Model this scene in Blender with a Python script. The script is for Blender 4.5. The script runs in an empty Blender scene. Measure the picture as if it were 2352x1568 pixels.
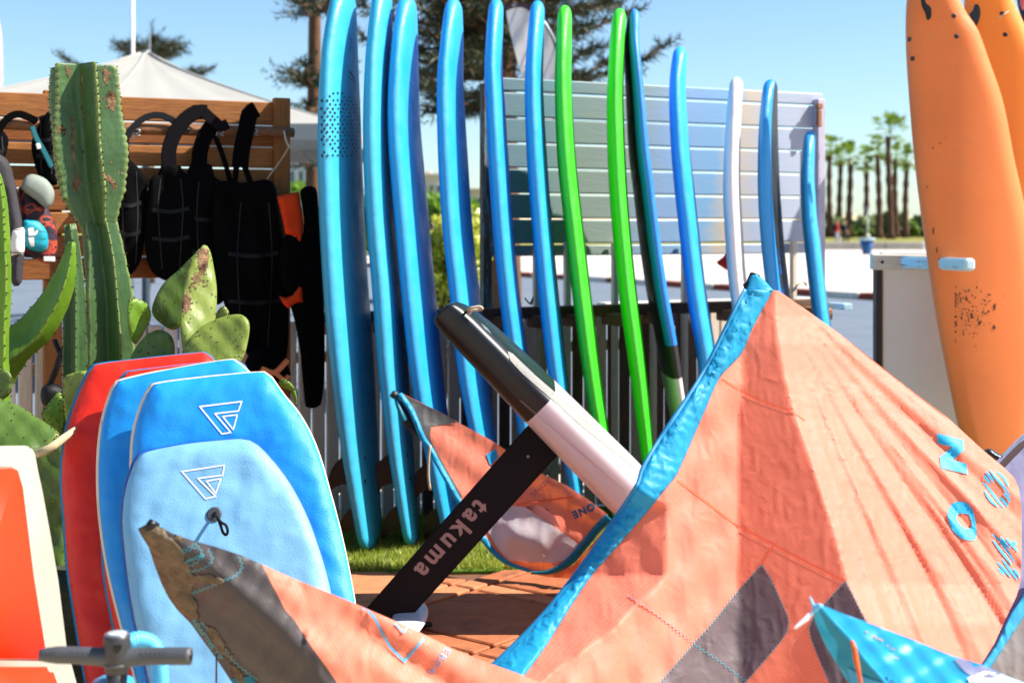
import bpy, bmesh, math, random
import numpy as np
from mathutils import Vector, Matrix
from mathutils.bvhtree import BVHTree

random.seed(7)
rng = np.random.default_rng(7)
sc = bpy.context.scene
COL = sc.collection

# ---------------------------------------------------------------- camera
F, CU, HV, EYE = 3267.0, 1176.0, 516.0, 1.4      # focal length, centre column, horizon row (survey units), eye height
cam_d = bpy.data.cameras.new('camera')
cam_d.lens = 50; cam_d.sensor_width = 36
cam_d.shift_y = -(784 - HV) / 2352.0
cam_d.clip_end = 3000
cam_d.dof.use_dof = True
cam_d.dof.focus_distance = 4.0
cam_d.dof.aperture_fstop = 4.0
cam = bpy.data.objects.new('camera', cam_d); COL.objects.link(cam)
cam.location = (0, 0, EYE); cam.rotation_euler = (math.pi / 2, 0, 0)
sc.camera = cam

# ---------------------------------------------------------------- sky + sun
SUN = Vector((0.67, 0.0, 0.72)).normalized()
world = bpy.data.worlds.new('World'); sc.world = world
world.use_nodes = True
wn = world.node_tree
sky = wn.nodes.new('ShaderNodeTexSky'); sky.sky_type = 'NISHITA'; sky.sun_disc = False
sky.sun_elevation = math.asin(SUN.z); sky.sun_rotation = math.atan2(SUN.x, SUN.y)
sky.air_density = 1.0; sky.dust_density = 0.3; sky.ozone_density = 2.5
_tint = wn.nodes.new('ShaderNodeMix'); _tint.data_type = 'RGBA'; _tint.blend_type = 'MULTIPLY'; _tint.inputs[0].default_value = 1
_tint.inputs[7].default_value = (.85, .98, 1.07, 1)
wn.links.new(sky.outputs[0], _tint.inputs[6]); wn.links.new(_tint.outputs[2], wn.nodes['Background'].inputs[0])
wn.nodes['Background'].inputs[1].default_value = 0.075
sl = bpy.data.lights.new('sun', 'SUN'); sl.energy = 4.8; sl.angle = math.radians(0.5); sl.color = (1.0, 0.94, 0.86)
so = bpy.data.objects.new('sun', sl); COL.objects.link(so)
so.rotation_euler = SUN.to_track_quat('Z', 'Y').to_euler(); so.location = SUN * 50
vs = sc.view_settings
vs.view_transform = 'Standard'; vs.look = 'None'; vs.gamma = 1; vs.exposure = 1.2
vs.use_curve_mapping = False
sc.display_settings.display_device = 'sRGB'
sc.cycles.max_bounces = 8; sc.cycles.transparent_max_bounces = 8
sc.cycles.use_denoising = True

# ---------------------------------------------------------------- helpers
def P(u, v, d):
    return Vector(((u - CU) * d / F, d, EYE + (HV - v) * d / F))

LS = 0.482
def Lu(u, off=0.0):
    """depth at which the rack line, moved off metres towards the camera, crosses column u"""
    return (6.71 - off / 0.9008) / (1 - LS * (u - CU) / F)
LT = Vector((0.9008, 0.4342, 0)); LN = Vector((0.4342, -0.9008, 0))

def lin(h):
    h = h.lstrip('#')
    c = [int(h[i:i + 2], 16) / 255 for i in (0, 2, 4)]
    return tuple((x / 12.92 if x <= .04045 else ((x + .055) / 1.055) ** 2.4) for x in c) + (1,)

ORG = {}
def _tag(o, label=None, cat=None, group=None, kind=None):
    if label: o['label'] = label
    if cat: o['category'] = cat
    if group: o['group'] = group
    if kind: o['kind'] = kind
    return o

def thing(name, label, cat, loc, group=None):
    o = bpy.data.objects.new(name, None); COL.objects.link(o)
    o.empty_display_size = .1
    o.location = loc; ORG[o.name] = Vector(loc)
    return _tag(o, label, cat, group)

def mobj(name, verts, faces, mat, parent=None, smooth=False, mats=None, fmat=None):
    verts = np.asarray([tuple(v) for v in verts], float) if not isinstance(verts, np.ndarray) else verts
    if parent is not None:
        org = ORG[parent.name]
    else:
        org = Vector((verts[:, 0].mean(), verts[:, 1].mean(), verts[:, 2].min()))
    m = bpy.data.meshes.new(name)
    m.from_pydata((verts - np.array(org)).tolist(), [], [tuple(int(i) for i in f) for f in faces])
    if mats:
        for x in mats: m.materials.append(x)
        if fmat is not None: m.polygons.foreach_set('material_index', list(fmat))
    elif mat: m.materials.append(mat)
    if smooth: m.polygons.foreach_set('use_smooth', [True] * len(m.polygons))
    m.update()
    o = bpy.data.objects.new(name, m); COL.objects.link(o)
    if parent is not None: o.parent = parent
    else: o.location = org
    ORG[o.name] = org
    return o

def fix_normals(o):
    bm = bmesh.new(); bm.from_mesh(o.data)
    bmesh.ops.recalc_face_normals(bm, faces=bm.faces[:]); bm.to_mesh(o.data); bm.free()
    return o

def world_bvh(o):
    org = ORG[o.name]
    return BVHTree.FromPolygons([v.co + org for v in o.data.vertices], [p.vertices[:] for p in o.data.polygons])

def hit(bvh, u, v):
    d = (P(u, v, 1) - P(CU, HV, 0)); d.normalize()
    r = bvh.ray_cast(Vector((0, 0, EYE)), d)
    return (r[0], r[1]) if r[0] else (None, None)

# cached bevelled boxes (alike pieces share their mesh)
_BOX = {}
def box(name, c, size, mat, parent=None, rot=None, bevel=.004, x_axis=None, jitter=0):
    """box centred at c; rot = Matrix 3x3 or z angle"""
    key = tuple(round(s, 3) for s in size) + (mat.name, bevel)
    m = _BOX.get(key)
    if m is None:
        bm = bmesh.new(); bmesh.ops.create_cube(bm, size=1)
        bmesh.ops.scale(bm, vec=size, verts=bm.verts[:])
        if bevel: bmesh.ops.bevel(bm, geom=bm.edges[:], offset=min(bevel, min(size) * .4), segments=1, affect='EDGES')
        m = bpy.data.meshes.new(name); bm.to_mesh(m); bm.free(); m.materials.append(mat); _BOX[key] = m
    o = bpy.data.objects.new(name, m); COL.objects.link(o)
    c = Vector(c)
    if parent is not None:
        o.parent = parent; o.location = c - ORG[parent.name]
    else: o.location = c
    if rot is not None:
        o.rotation_euler = (rot.to_euler() if isinstance(rot, Matrix) else (0, 0, rot))
    ORG[o.name] = c
    return o

def bar(name, p0, p1, w, h, mat, parent=None, up=Vector((0, 0, 1)), bevel=.004):
    p0, p1 = Vector(p0), Vector(p1)
    x = (p1 - p0); L = x.length; x.normalize()
    y = up.cross(x).normalized(); z = x.cross(y)
    R = Matrix((x, y, z)).transposed()
    return box(name, (p0 + p1) / 2, (L, w, h), mat, parent, R, bevel)

def spline(pts, n, closed=False):
    pts = np.asarray(pts, float); k = len(pts)
    seg = np.linalg.norm(np.diff(np.vstack([pts, pts[:1]]) if closed else pts, axis=0), axis=1)
    t = np.concatenate([[0], np.cumsum(seg)]); tt = np.linspace(0, t[-1], n, endpoint=not closed)
    out = np.zeros((n, pts.shape[1]))
    for i, s in enumerate(tt):
        j = min(int(np.searchsorted(t, s, 'right')) - 1, len(seg) - 1)
        a = (s - t[j]) / max(seg[j], 1e-9)
        g = (lambda q: pts[q % k]) if closed else (lambda q: pts[min(max(q, 0), k - 1)])
        p0, p1, p2, p3 = g(j - 1), g(j), g(j + 1), g(j + 2)
        # centripetal-ish tangents limited by segment length
        m1 = (p2 - p0) * .5; m2 = (p3 - p1) * .5
        l = np.linalg.norm(p2 - p1)
        for m in (m1, m2):
            lm = np.linalg.norm(m)
            if lm > l: m *= l / lm
        a2, a3 = a * a, a * a * a
        out[i] = (2*a3-3*a2+1)*p1 + (a3-2*a2+a)*m1 + (-2*a3+3*a2)*p2 + (a3-a2)*m2
    return out

def tube(name, pts, r, mat, parent=None, sides=8, smooth=True, n=None, flat=1.0, caps=True, raw=False):
    pts = [Vector(p) for p in pts]
    if n: pts = [Vector(p) for p in spline([tuple(p) for p in pts], n)]
    N = len(pts); R = r if hasattr(r, '__len__') else [r] * N
    if len(R) != N: R = list(np.interp(np.linspace(0, 1, N), np.linspace(0, 1, len(R)), R))
    V = []; Fc = []
    up = None
    for i, p in enumerate(pts):
        t = (pts[min(i+1, N-1)] - pts[max(i-1, 0)]).normalized()
        if up is None:
            up = Vector((0, 0, 1)) if abs(t.z) < .9 else Vector((1, 0, 0))
        a = (up - t * up.dot(t)).normalized(); b = t.cross(a); up = a
        for k in range(sides):
            th = 2 * math.pi * k / sides
            V.append(p + a * math.cos(th) * R[i] + b * math.sin(th) * R[i] * flat)
    for i in range(N - 1):
        for k in range(sides):
            k2 = (k + 1) % sides
            Fc.append((i*sides+k, i*sides+k2, (i+1)*sides+k2, (i+1)*sides+k))
    if caps:
        Fc.append(tuple(range(sides))[::-1]); Fc.append(tuple((N-1)*sides + k for k in range(sides)))
    if raw: return V, Fc
    return mobj(name, V, Fc, mat, parent, smooth)

def gridclip(outline, step):
    """polygon (u,v) -> fine mesh cut by a square grid; returns array of 2d verts, faces"""
    bm = bmesh.new()
    vs_ = [bm.verts.new((p[0], p[1], 0)) for p in outline]
    f = bm.faces.new(vs_); f.normal_update()
    bmesh.ops.triangulate(bm, faces=[f], ngon_method='EAR_CLIP')
    a = np.asarray(outline, float)
    for ax in (0, 1):
        lo, hi = a[:, ax].min(), a[:, ax].max()
        for x in np.arange(math.floor(lo / step) * step + step, hi, step):
            co = [0, 0, 0]; no = [0, 0, 0]; co[ax] = x + .013; no[ax] = 1
            bmesh.ops.bisect_plane(bm, geom=bm.verts[:] + bm.edges[:] + bm.faces[:], plane_co=co, plane_no=no, dist=1e-4)
    bmesh.ops.remove_doubles(bm, verts=bm.verts[:], dist=.01)
    bm.verts.ensure_lookup_table(); bm.verts.index_update()
    V = np.array([v.co[:2] for v in bm.verts]); Fc = [tuple(v.index for v in f.verts) for f in bm.faces]
    bnd = np.array([v.is_boundary for v in bm.verts]); bm.free()
    # orient towards the camera (v runs down)
    out = []
    for f in Fc:
        q = V[list(f)]; s = 0
        for i in range(len(q)):
            j = (i + 1) % len(q); s += q[i][0] * q[j][1] - q[j][0] * q[i][1]
        out.append(f[::-1] if s > 0 else f)
    return V, out, bnd

def polydist(V, outline):
    a = np.asarray(outline, float); b = np.roll(a, -1, axis=0)
    best = np.full(len(V), 1e9)
    for p, q in zip(a, b):
        d = q - p; L = max((d * d).sum(), 1e-9)
        t = np.clip(((V - p) @ d) / L, 0, 1)
        best = np.minimum(best, np.hypot(*(V - (p + t[:, None] * d)).T))
    return best

def sheet(name, outline, dfn, mat, parent=None, step=14, eps=0.0, smooth=True):
    V, Fc, _ = gridclip(outline, step)
    return mobj(name, [P(u, v, dfn(u, v) - eps) for u, v in V], Fc, mat, parent, smooth)

def puff(name, outline, dfn, T, R, mat, parent=None, step=10, back=None, noise=None):
    """solid with the given outline, rounded rim (R in survey px), front half T metres thick, back half `back`"""
    back = T if back is None else back
    V, Fc, bnd = gridclip(outline, step)
    D = polydist(V, outline); x = np.clip(1 - D / R, 0, 1); pr = np.sqrt(np.maximum(1 - x * x, 0)); pr[bnd] = 0
    n = len(V); idx = -np.ones(n, int); verts = []
    for i, (u, v) in enumerate(V):
        dd = dfn(u, v)
        verts.append(P(u, v, dd - T * pr[i] - (noise(u, v) * pr[i] if noise else 0)))
    k = n
    for i, (u, v) in enumerate(V):
        if bnd[i]: idx[i] = i
        else:
            idx[i] = k; k += 1
            d0 = dfn(u, v); q = P(u, v, d0); q.y += back * pr[i]; verts.append(q)
    faces = list(Fc) + [tuple(idx[j] for j in f)[::-1] for f in Fc]
    return mobj(name, verts, faces, mat, parent, True)

def slab(name, outline, dfn, thick, mat, parent=None, bevel=.006, seg=2, smooth=False):
    """flat outline at depth dfn with a real thickness behind it"""
    pts = [P(u, v, dfn(u, v)) for u, v in outline]
    n = Vector((0, 0, 0))
    for i in range(len(pts)):
        a, b = pts[i], pts[(i + 1) % len(pts)]
        n += Vector(((a.y-b.y)*(a.z+b.z), (a.z-b.z)*(a.x+b.x), (a.x-b.x)*(a.y+b.y)))
    n.normalize()
    if n.y > 0: n = -n
    bm = bmesh.new()
    f = bm.faces.new([bm.verts.new(p) for p in pts])
    r = bmesh.ops.extrude_face_region(bm, geom=[f])
    bmesh.ops.translate(bm, vec=-n * thick, verts=[e for e in r['geom'] if isinstance(e, bmesh.types.BMVert)])
    bmesh.ops.recalc_face_normals(bm, faces=bm.faces[:])
    if bevel:
        es = [e for e in bm.edges if e.calc_face_angle(0) > .6]
        bmesh.ops.bevel(bm, geom=es, offset=bevel, segments=seg, affect='EDGES', clamp_overlap=True)
    bm.verts.index_update()
    V = [v.co.copy() for v in bm.verts]; Fc = [tuple(v.index for v in f.verts) for f in bm.faces]; bm.free()
    return mobj(name, V, Fc, mat, parent, smooth)

def decal(name, outline, bvh, mat, parent, step=12, eps=.003):
    V, Fc, _ = gridclip(outline, step); W = []
    last = None
    for u, v in V:
        h, n = hit(bvh, u, v)
        if h is None:
            W.append(None); continue
        W.append(h + (Vector((0, 0, EYE)) - h).normalized() * eps)
    ok = [w is not None for w in W]
    if not any(ok): return None
    ys = [W[i].y for i in range(len(W)) if ok[i]]
    keep = [f for f in Fc if all(ok[i] for i in f) and max(W[i].y for i in f) - min(W[i].y for i in f) < .12]
    used = sorted({i for f in keep for i in f}); mp = {o: k for k, o in enumerate(used)}
    if not keep: return None
    return mobj(name, [W[i] for i in used], [tuple(mp[i] for i in f) for f in keep], mat, parent, True)

def stroke(pts, w):
    """polyline -> outline polygon of width w (mitred)"""
    p = np.asarray(pts, float); L = []; R_ = []
    for i in range(len(p)):
        a = p[i] - p[i-1] if i else p[1] - p[0]; b = p[i+1] - p[i] if i < len(p)-1 else a
        a = a / np.linalg.norm(a); b = b / np.linalg.norm(b)
        t = a + b; t = t / np.linalg.norm(t); nn = np.array([-t[1], t[0]])
        m = w / 2 / max(.35, nn @ np.array([-a[1], a[0]]))
        L.append(p[i] + nn * m); R_.append(p[i] - nn * m)
    return L + R_[::-1]

def textmesh(s, bold=.02, spacing=1.0):
    cu = bpy.data.curves.new('txt', 'FONT'); cu.body = s; cu.size = 1; cu.offset = bold; cu.space_character = spacing
    cu.resolution_u = 3
    o = bpy.data.objects.new('txt', cu); COL.objects.link(o)
    dg = bpy.context.evaluated_depsgraph_get()
    m = bpy.data.meshes.new_from_object(o.evaluated_get(dg))
    V = np.array([v.co[:2] for v in m.vertices]); Fc = [tuple(p.vertices) for p in m.polygons]
    bpy.data.objects.remove(o); bpy.data.curves.remove(cu); bpy.data.meshes.remove(m)
    return V, Fc

def text_on(name, s, origin, dirv, upv, bvh, mat, parent, bold=.02, spacing=1.0, eps=.003):
    V, Fc = textmesh(s, bold, spacing)
    o, d, q = np.array(origin, float), np.array(dirv, float), np.array(upv, float)
    W = []
    for x, y in V:
        u, v = o + d * x + q * y
        h, n = hit(bvh, u, v)
        W.append(h + (Vector((0, 0, EYE)) - h).normalized() * eps if h else None)
    ds = [w.y for w in W if w is not None]
    if not ds: return None
    md = float(np.median(ds))
    for i, w in enumerate(W):
        if w is None:
            u, v = o + d * V[i][0] + q * V[i][1]; W[i] = P(u, v, md)
    return mobj(name, W, Fc, mat, parent)

# ---------------------------------------------------------------- materials
def nodes(name):
    m = bpy.data.materials.new(name); m.use_nodes = True
    nt = m.node_tree; b = nt.nodes['Principled BSDF']
    return m, nt, b

def mixc(nt, fac, a, b, mode='MIX'):
    n = nt.nodes.new('ShaderNodeMix'); n.data_type = 'RGBA'; n.blend_type = mode
    for sock, val in ((n.inputs[0], fac), (n.inputs[6], a), (n.inputs[7], b)):
        if isinstance(val, (int, float, tuple)): sock.default_value = val
        else: nt.links.new(val, sock)
    return n.outputs[2]

def coords(nt, scale=(1, 1, 1), rot=(0, 0, 0)):
    tc = nt.nodes.new('ShaderNodeTexCoord'); mp = nt.nodes.new('ShaderNodeMapping')
    mp.inputs['Scale'].default_value = scale; mp.inputs['Rotation'].default_value = rot
    nt.links.new(tc.outputs['Object'], mp.inputs[0]); return mp.outputs[0]

def noise(nt, vec, scale, detail=4, rough=.6, typ='FBM'):
    n = nt.nodes.new('ShaderNodeTexNoise'); n.inputs['Scale'].default_value = scale
    n.inputs['Detail'].default_value = detail; n.inputs['Roughness'].default_value = rough
    nt.links.new(vec, n.inputs['Vector']); return n

def ramp(nt, fac, stops):
    r = nt.nodes.new('ShaderNodeValToRGB')
    el = r.color_ramp.elements
    while len(el) < len(stops): el.new(.5)
    for e, (p, c) in zip(el, stops): e.position = p; e.color = c
    nt.links.new(fac, r.inputs[0]); return r.outputs[0]

def shade(c, k):
    return tuple(min(1, x * k) for x in c[:3]) + (1,)

def mat(name, col, rough=.5, spec=.5, var=.12, vscale=6, bump=0, bscale=40, scale=(1, 1, 1), coat=0, metal=0, dirt=None, dscale=5, dthr=.6):
    m, nt, b = nodes(name)
    c = lin(col) if isinstance(col, str) else col
    vec = coords(nt, scale)
    n = noise(nt, vec, vscale)
    r = ramp(nt, n.outputs['Fac'], [(.3, shade(c, 1 - var)), (.7, shade(c, 1 + var))])
    if dirt:
        n2 = noise(nt, vec, dscale, 6, .7)
        k = ramp(nt, n2.outputs['Fac'], [(dthr, (0, 0, 0, 1)), (min(dthr + .12, 1), (1, 1, 1, 1))])
        r = mixc(nt, k, r, lin(dirt))
    nt.links.new(r, b.inputs['Base Color'])
    b.inputs['Roughness'].default_value = rough; b.inputs['Specular IOR Level'].default_value = spec
    b.inputs['Metallic'].default_value = metal
    if coat: b.inputs['Coat Weight'].default_value = coat; b.inputs['Coat Roughness'].default_value = .15
    if bump:
        nb = noise(nt, vec, bscale, 5, .6); bp = nt.nodes.new('ShaderNodeBump')
        bp.inputs['Strength'].default_value = bump; bp.inputs['Distance'].default_value = .01
        nt.links.new(nb.outputs['Fac'], bp.inputs['Height']); nt.links.new(bp.outputs[0], b.inputs['Normal'])
    return m

def wood(name, c1, c2, axis_scale, rough=.7, paint=None, pthr=.5):
    """grain stretched along the piece (object space); optional flaking paint"""
    m, nt, b = nodes(name)
    vec = coords(nt, axis_scale)
    n = noise(nt, vec, 9, 8, .65); n2 = noise(nt, coords(nt), 3, 2)
    r = ramp(nt, n.outputs['Fac'], [(.3, lin(c1)), (.68, lin(c2))])
    r = mixc(nt, .35, r, ramp(nt, n2.outputs['Fac'], [(.3, lin(c1)), (.7, lin(c2))]))
    if paint:
        n3 = noise(nt, vec, 5, 8, .7)
        k = ramp(nt, n3.outputs['Fac'], [(pthr, (0, 0, 0, 1)), (pthr + .04, (1, 1, 1, 1))])
        r = mixc(nt, k, lin(paint), r)
    nt.links.new(r, b.inputs['Base Color']); b.inputs['Roughness'].default_value = rough
    b.inputs['Specular IOR Level'].default_value = .3
    bp = nt.nodes.new('ShaderNodeBump'); bp.inputs['Strength'].default_value = .5; bp.inputs['Distance'].default_value = .004
    nt.links.new(n.outputs['Fac'], bp.inputs['Height']); nt.links.new(bp.outputs[0], b.inputs['Normal'])
    return m

def fabric(name, col, trans=.35, crumple=.5, grid=True, cscale=14, rough=.45, sand=None, spec=.35, tcol=None, gcol=.8, rot=(0, .5, 0), sthr=.5):
    """thin ripstop sail cloth: diffuse + gloss + light coming through, crumple relief, woven grid"""
    m, nt, b = nodes(name)
    c = lin(col); vec = coords(nt)
    base = ramp(nt, noise(nt, vec, 5).outputs['Fac'], [(.3, shade(c, .93)), (.7, shade(c, 1.07))])
    if grid:
        gv = coords(nt, (1, 1, 1), rot)
        sx = nt.nodes.new('ShaderNodeSeparateXYZ'); nt.links.new(gv, sx.inputs[0])
        acc = None
        for o_ in ('X', 'Z'):
            mu = nt.nodes.new('ShaderNodeMath'); mu.operation = 'MULTIPLY'; mu.inputs[1].default_value = 150 if o_ == 'X' else 190
            nt.links.new(sx.outputs[o_], mu.inputs[0])
            fr = nt.nodes.new('ShaderNodeMath'); fr.operation = 'FRACT'; nt.links.new(mu.outputs[0], fr.inputs[0])
            gt = nt.nodes.new('ShaderNodeMath'); gt.operation = 'GREATER_THAN'; gt.inputs[1].default_value = .8
            nt.links.new(fr.outputs[0], gt.inputs[0])
            if acc is None: acc = gt.outputs[0]
            else:
                mx = nt.nodes.new('ShaderNodeMath'); mx.operation = 'MAXIMUM'
                nt.links.new(acc, mx.inputs[0]); nt.links.new(gt.outputs[0], mx.inputs[1]); acc = mx.outputs[0]
        base = mixc(nt, acc, base, mixc(nt, 1.0, base, (gcol, gcol, gcol, 1), 'MULTIPLY'))
    rough_in = None
    if sand:
        ns = noise(nt, vec, 9, 8, .7)
        k = ramp(nt, ns.outputs['Fac'], [(sthr, (0, 0, 0, 1)), (sthr + .05, (1, 1, 1, 1))])
        base = mixc(nt, k, base, lin(sand))
    nt.links.new(base, b.inputs['Base Color'])
    b.inputs['Roughness'].default_value = rough; b.inputs['Specular IOR Level'].default_value = spec
    # crumple: warped cell facets plus fine ridges
    w = noise(nt, vec, 6, 3); wv = mixc(nt, .12, vec, w.outputs['Color'], 'ADD')
    vo = nt.nodes.new('ShaderNodeTexVoronoi'); vo.feature = 'F1'; vo.inputs['Scale'].default_value = cscale
    nt.links.new(wv, vo.inputs['Vector'])
    rd = nt.nodes.new('ShaderNodeTexNoise'); rd.noise_type = 'RIDGED_MULTIFRACTAL'; rd.inputs['Scale'].default_value = cscale * 1.3
    rd.inputs['Detail'].default_value = 5; nt.links.new(wv, rd.inputs['Vector'])
    ad = nt.nodes.new('ShaderNodeMath'); ad.operation = 'MULTIPLY_ADD'; ad.inputs[1].default_value = .22
    v5 = nt.nodes.new('ShaderNodeMath'); v5.operation = 'MULTIPLY'; v5.inputs[1].default_value = .14; nt.links.new(vo.outputs['Distance'], v5.inputs[0])
    nt.links.new(rd.outputs['Fac'], ad.inputs[0]); nt.links.new(v5.outputs[0], ad.inputs[2])
    cr = nt.nodes.new('ShaderNodeTexNoise'); cr.noise_type = 'RIDGED_MULTIFRACTAL'; cr.inputs['Scale'].default_value = cscale * .45; cr.inputs['Detail'].default_value = 7
    nt.links.new(mixc(nt, .06, coords(nt, (3.2, 1, 1), (.2, .5, 0)), w.outputs['Color'], 'ADD'), cr.inputs['Vector'])
    a3 = nt.nodes.new('ShaderNodeMath'); a3.operation = 'MULTIPLY_ADD'; a3.inputs[1].default_value = .5
    nt.links.new(cr.outputs['Fac'], a3.inputs[0]); nt.links.new(ad.outputs[0], a3.inputs[2]); ad = a3
    bp = nt.nodes.new('ShaderNodeBump'); bp.inputs['Strength'].default_value = crumple; bp.inputs['Distance'].default_value = .5 / cscale
    nt.links.new(ad.outputs[0], bp.inputs['Height']); nt.links.new(bp.outputs[0], b.inputs['Normal'])
    out = nt.nodes['Material Output']
    if trans:
        t = nt.nodes.new('ShaderNodeBsdfTranslucent'); t.inputs['Color'].default_value = lin(tcol) if tcol else c
        nt.links.new(bp.outputs[0], t.inputs['Normal'])
        ms = nt.nodes.new('ShaderNodeMixShader'); ms.inputs[0].default_value = trans
        nt.links.new(b.outputs[0], ms.inputs[1]); nt.links.new(t.outputs[0], ms.inputs[2])
        nt.links.new(ms.outputs[0], out.inputs['Surface'])
    return m

def leafmat(name, c1, c2, trans=.3, rough=.45, scale=4, bump=0):
    m, nt, b = nodes(name); vec = coords(nt)
    r = ramp(nt, noise(nt, vec, scale, 5).outputs['Fac'], [(.32, lin(c1)), (.68, lin(c2))])
    nt.links.new(r, b.inputs['Base Color']); b.inputs['Roughness'].default_value = rough
    t = nt.nodes.new('ShaderNodeBsdfTranslucent'); nt.links.new(r, t.inputs[0])
    ms = nt.nodes.new('ShaderNodeMixShader'); ms.inputs[0].default_value = trans
    nt.links.new(b.outputs[0], ms.inputs[1]); nt.links.new(t.outputs[0], ms.inputs[2])
    nt.links.new(ms.outputs[0], nt.nodes['Material Output'].inputs['Surface'])
    return m
# ================================================================ materials used in several places
M_plaza = mat('pale_paving', '#c2b9ae', .8, .2, .08, .6, .15, 30)
M_road = mat('asphalt', '#68717c', .85, .2, .1, 1.5, .3, 60)
M_kred = mat('kerb_red_paint', '#8f3b26', .7, .3, .2, 4); M_kwhite = mat('kerb_white_paint', '#cfc9bf', .7, .3, .15, 4, dirt='#8d8478')
M_tile = mat('terracotta', '#a0694a', .75, .3, .22, 9, .35, 60, dirt='#6d4430', dscale=4, dthr=.55)
M_joint = mat('tile_joint', '#6b4a38', .9, .2, .2, 12, .4, 80)
M_steel = mat('grey_steel', '#9aa0a3', .35, .5, .1, 8, metal=.8)
M_black = mat('black_plastic', '#0d0d0e', .4, .4, .2, 10)
M_rubber = mat('black_neoprene', '#0c0c0e', .6, .3, .3, 14, .2, 150)
M_white = mat('white_paint', '#dcdad4', .5, .4, .06, 5, dirt='#a89f8e', dscale=3, dthr=.68)
M_trunk = mat('bark', '#6a4e3a', .9, .1, .3, 6, .8, 20, (1, 1, .3))
M_rope = mat('rope', '#b9ab95', .9, .1, .2, 60)

# ================================================================ ground
def ground_sheet(name, pts, z, m, kind='structure'):
    V = np.array([(x, y, z) for x, y in pts]); o = mobj(name, V, [tuple(range(len(pts)))], m)
    if o.data.polygons[0].normal.z < 0: o.data.flip_normals()
    return _tag(o, kind=kind)
plaza = ground_sheet('plaza', [(-1500, -60), (1500, -60), (1500, 2600), (-1500, 2600)], 0, M_plaza)
KL = [(-14, 63.5), (.5, 37.5), (2.25, 34.4), (4.28, 30.5), (6.47, 26.6), (14, 13.2), (18, 6)]
road = ground_sheet('road', [(-40, 110)] + KL + [(14, 4), (9, 9.2), (2.6, 9.2), (-6, 5.2), (-24, -2), (-60, 20)], .004, M_road)
line = ground_sheet('road_marking', [(3.2, 14.6), (3.9, 13.2), (4.02, 13.26), (3.32, 14.66)], .009, M_white)
M_dry = mat('dry_lawn', '#7d7a3e', .9, .1, .25, .3)
lawn_far = ground_sheet('palm_lawn', [(-300, 84), (300, 84), (300, 400), (-300, 400)], .02, M_dry)
# kerb stones, red and white in turn
kerb = thing('kerb', 'kerb of red and white painted stones across the road', None, (4, 31, 0)); kerb['kind'] = 'structure'
del kerb['label']
kp = [Vector((x, y, 0)) for x, y in KL]
k_i = 0
for a, b in zip(kp[:-1], kp[1:]):
    L = (b - a).length; n_ = max(1, round(L / 1.25)); t = (b - a) / n_
    for i in range(n_):
        c = a + t * (i + .5); s = .985
        box('kerb_stone', (c.x + .12, c.y + .08, .06), (round(L / n_, 1) * s, .25, .14), M_kred if k_i % 2 else M_kwhite, kerb, math.atan2(t.y, t.x), .015)
        k_i += 1
# terracotta paving near the rack: big squares with double border strips
pav = thing('pavement', None, None, (0, 5, 0)); pav['kind'] = 'structure'
bed = ground_sheet('mortar_bed', [(-1.9, 3.4), (1.8, 3.4), (1.8, 5.9), (-1.9, 5.9)], .008, M_joint)
fore = ground_sheet('bounce_forecourt', [(-9, -9), (9, -9), (9, 5.6), (2.4, 5.9), (-4, 5.7), (-9, 3.5)], .004, mat('bounce_paving', '#cdb894', .85, .2, .1, 2, .3, 50))  # unseen pale ground added to bounce warm light into the shaded sides
ang = math.radians(-38)
ca, sa = math.cos(ang), math.sin(ang)
pitch = .62; q = .50; st = .095
tilev = [mat('terracotta_%d' % i, h, .75, .3, .2, 9, .35, 60, dirt='#6d4430', dscale=4, dthr=.56) for i, h in enumerate(('#b06a44', '#a3603c', '#ba764e'))]
def tcen(a, b): return Vector((-.1 + a * ca - b * sa, 5.02 + a * sa + b * ca, .012))
for i in range(-4, 5):
    for j in range(-4, 5):
        for (a, b, sx_, sy_) in ((i*pitch, j*pitch, q, q), (i*pitch + pitch/2, j*pitch, st, q), (i*pitch, j*pitch + pitch/2, q, st), (i*pitch+pitch/2, j*pitch+pitch/2, st, st)):
            c = tcen(a, b)
            if not (-1.7 < c.x < 1.6 and 3.6 < c.y < 5.75): continue
            c.z += random.uniform(-.002, .002)
            box('tile', c, (sx_ - .006, sy_ - .006, .024), random.choice(tilev), pav, ang, .005)

# artificial turf under the boards
M_turfb = mat('turf_backing', '#4f6a22', .95, .1, .3, 30)
M_grass = leafmat('turf_blades', '#84942c', '#b2b84e', .3, .5, 12)
tz = .03
turf = _tag(box('turf_mat', (0, 6.3, .016), (6.4, 1.25, .022), M_turfb, rot=0, bevel=.006), kind='structure')
turf.rotation_euler.z = math.radians(3)
nb = 42000
bx = rng.uniform(-1.4, .9, nb); by = rng.uniform(-.62, .45, nb) + 6.3 + bx * math.tan(math.radians(3)); bh = rng.uniform(.022, .042, nb)
ba = rng.uniform(0, 2*math.pi, nb); lean = rng.normal(0, .014, (nb, 2)); w_ = .0028
V = np.zeros((nb * 3, 3))
V[0::3] = np.c_[bx - np.cos(ba)*w_, by - np.sin(ba)*w_, np.full(nb, .026)]
V[1::3] = np.c_[bx + np.cos(ba)*w_, by + np.sin(ba)*w_, np.full(nb, .026)]
V[2::3] = np.c_[bx + lean[:, 0], by + lean[:, 1], .026 + bh]
gr = mobj('turf_grass', V, np.arange(nb * 3).reshape(-1, 3), M_grass); _tag(gr, kind='stuff')

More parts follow.
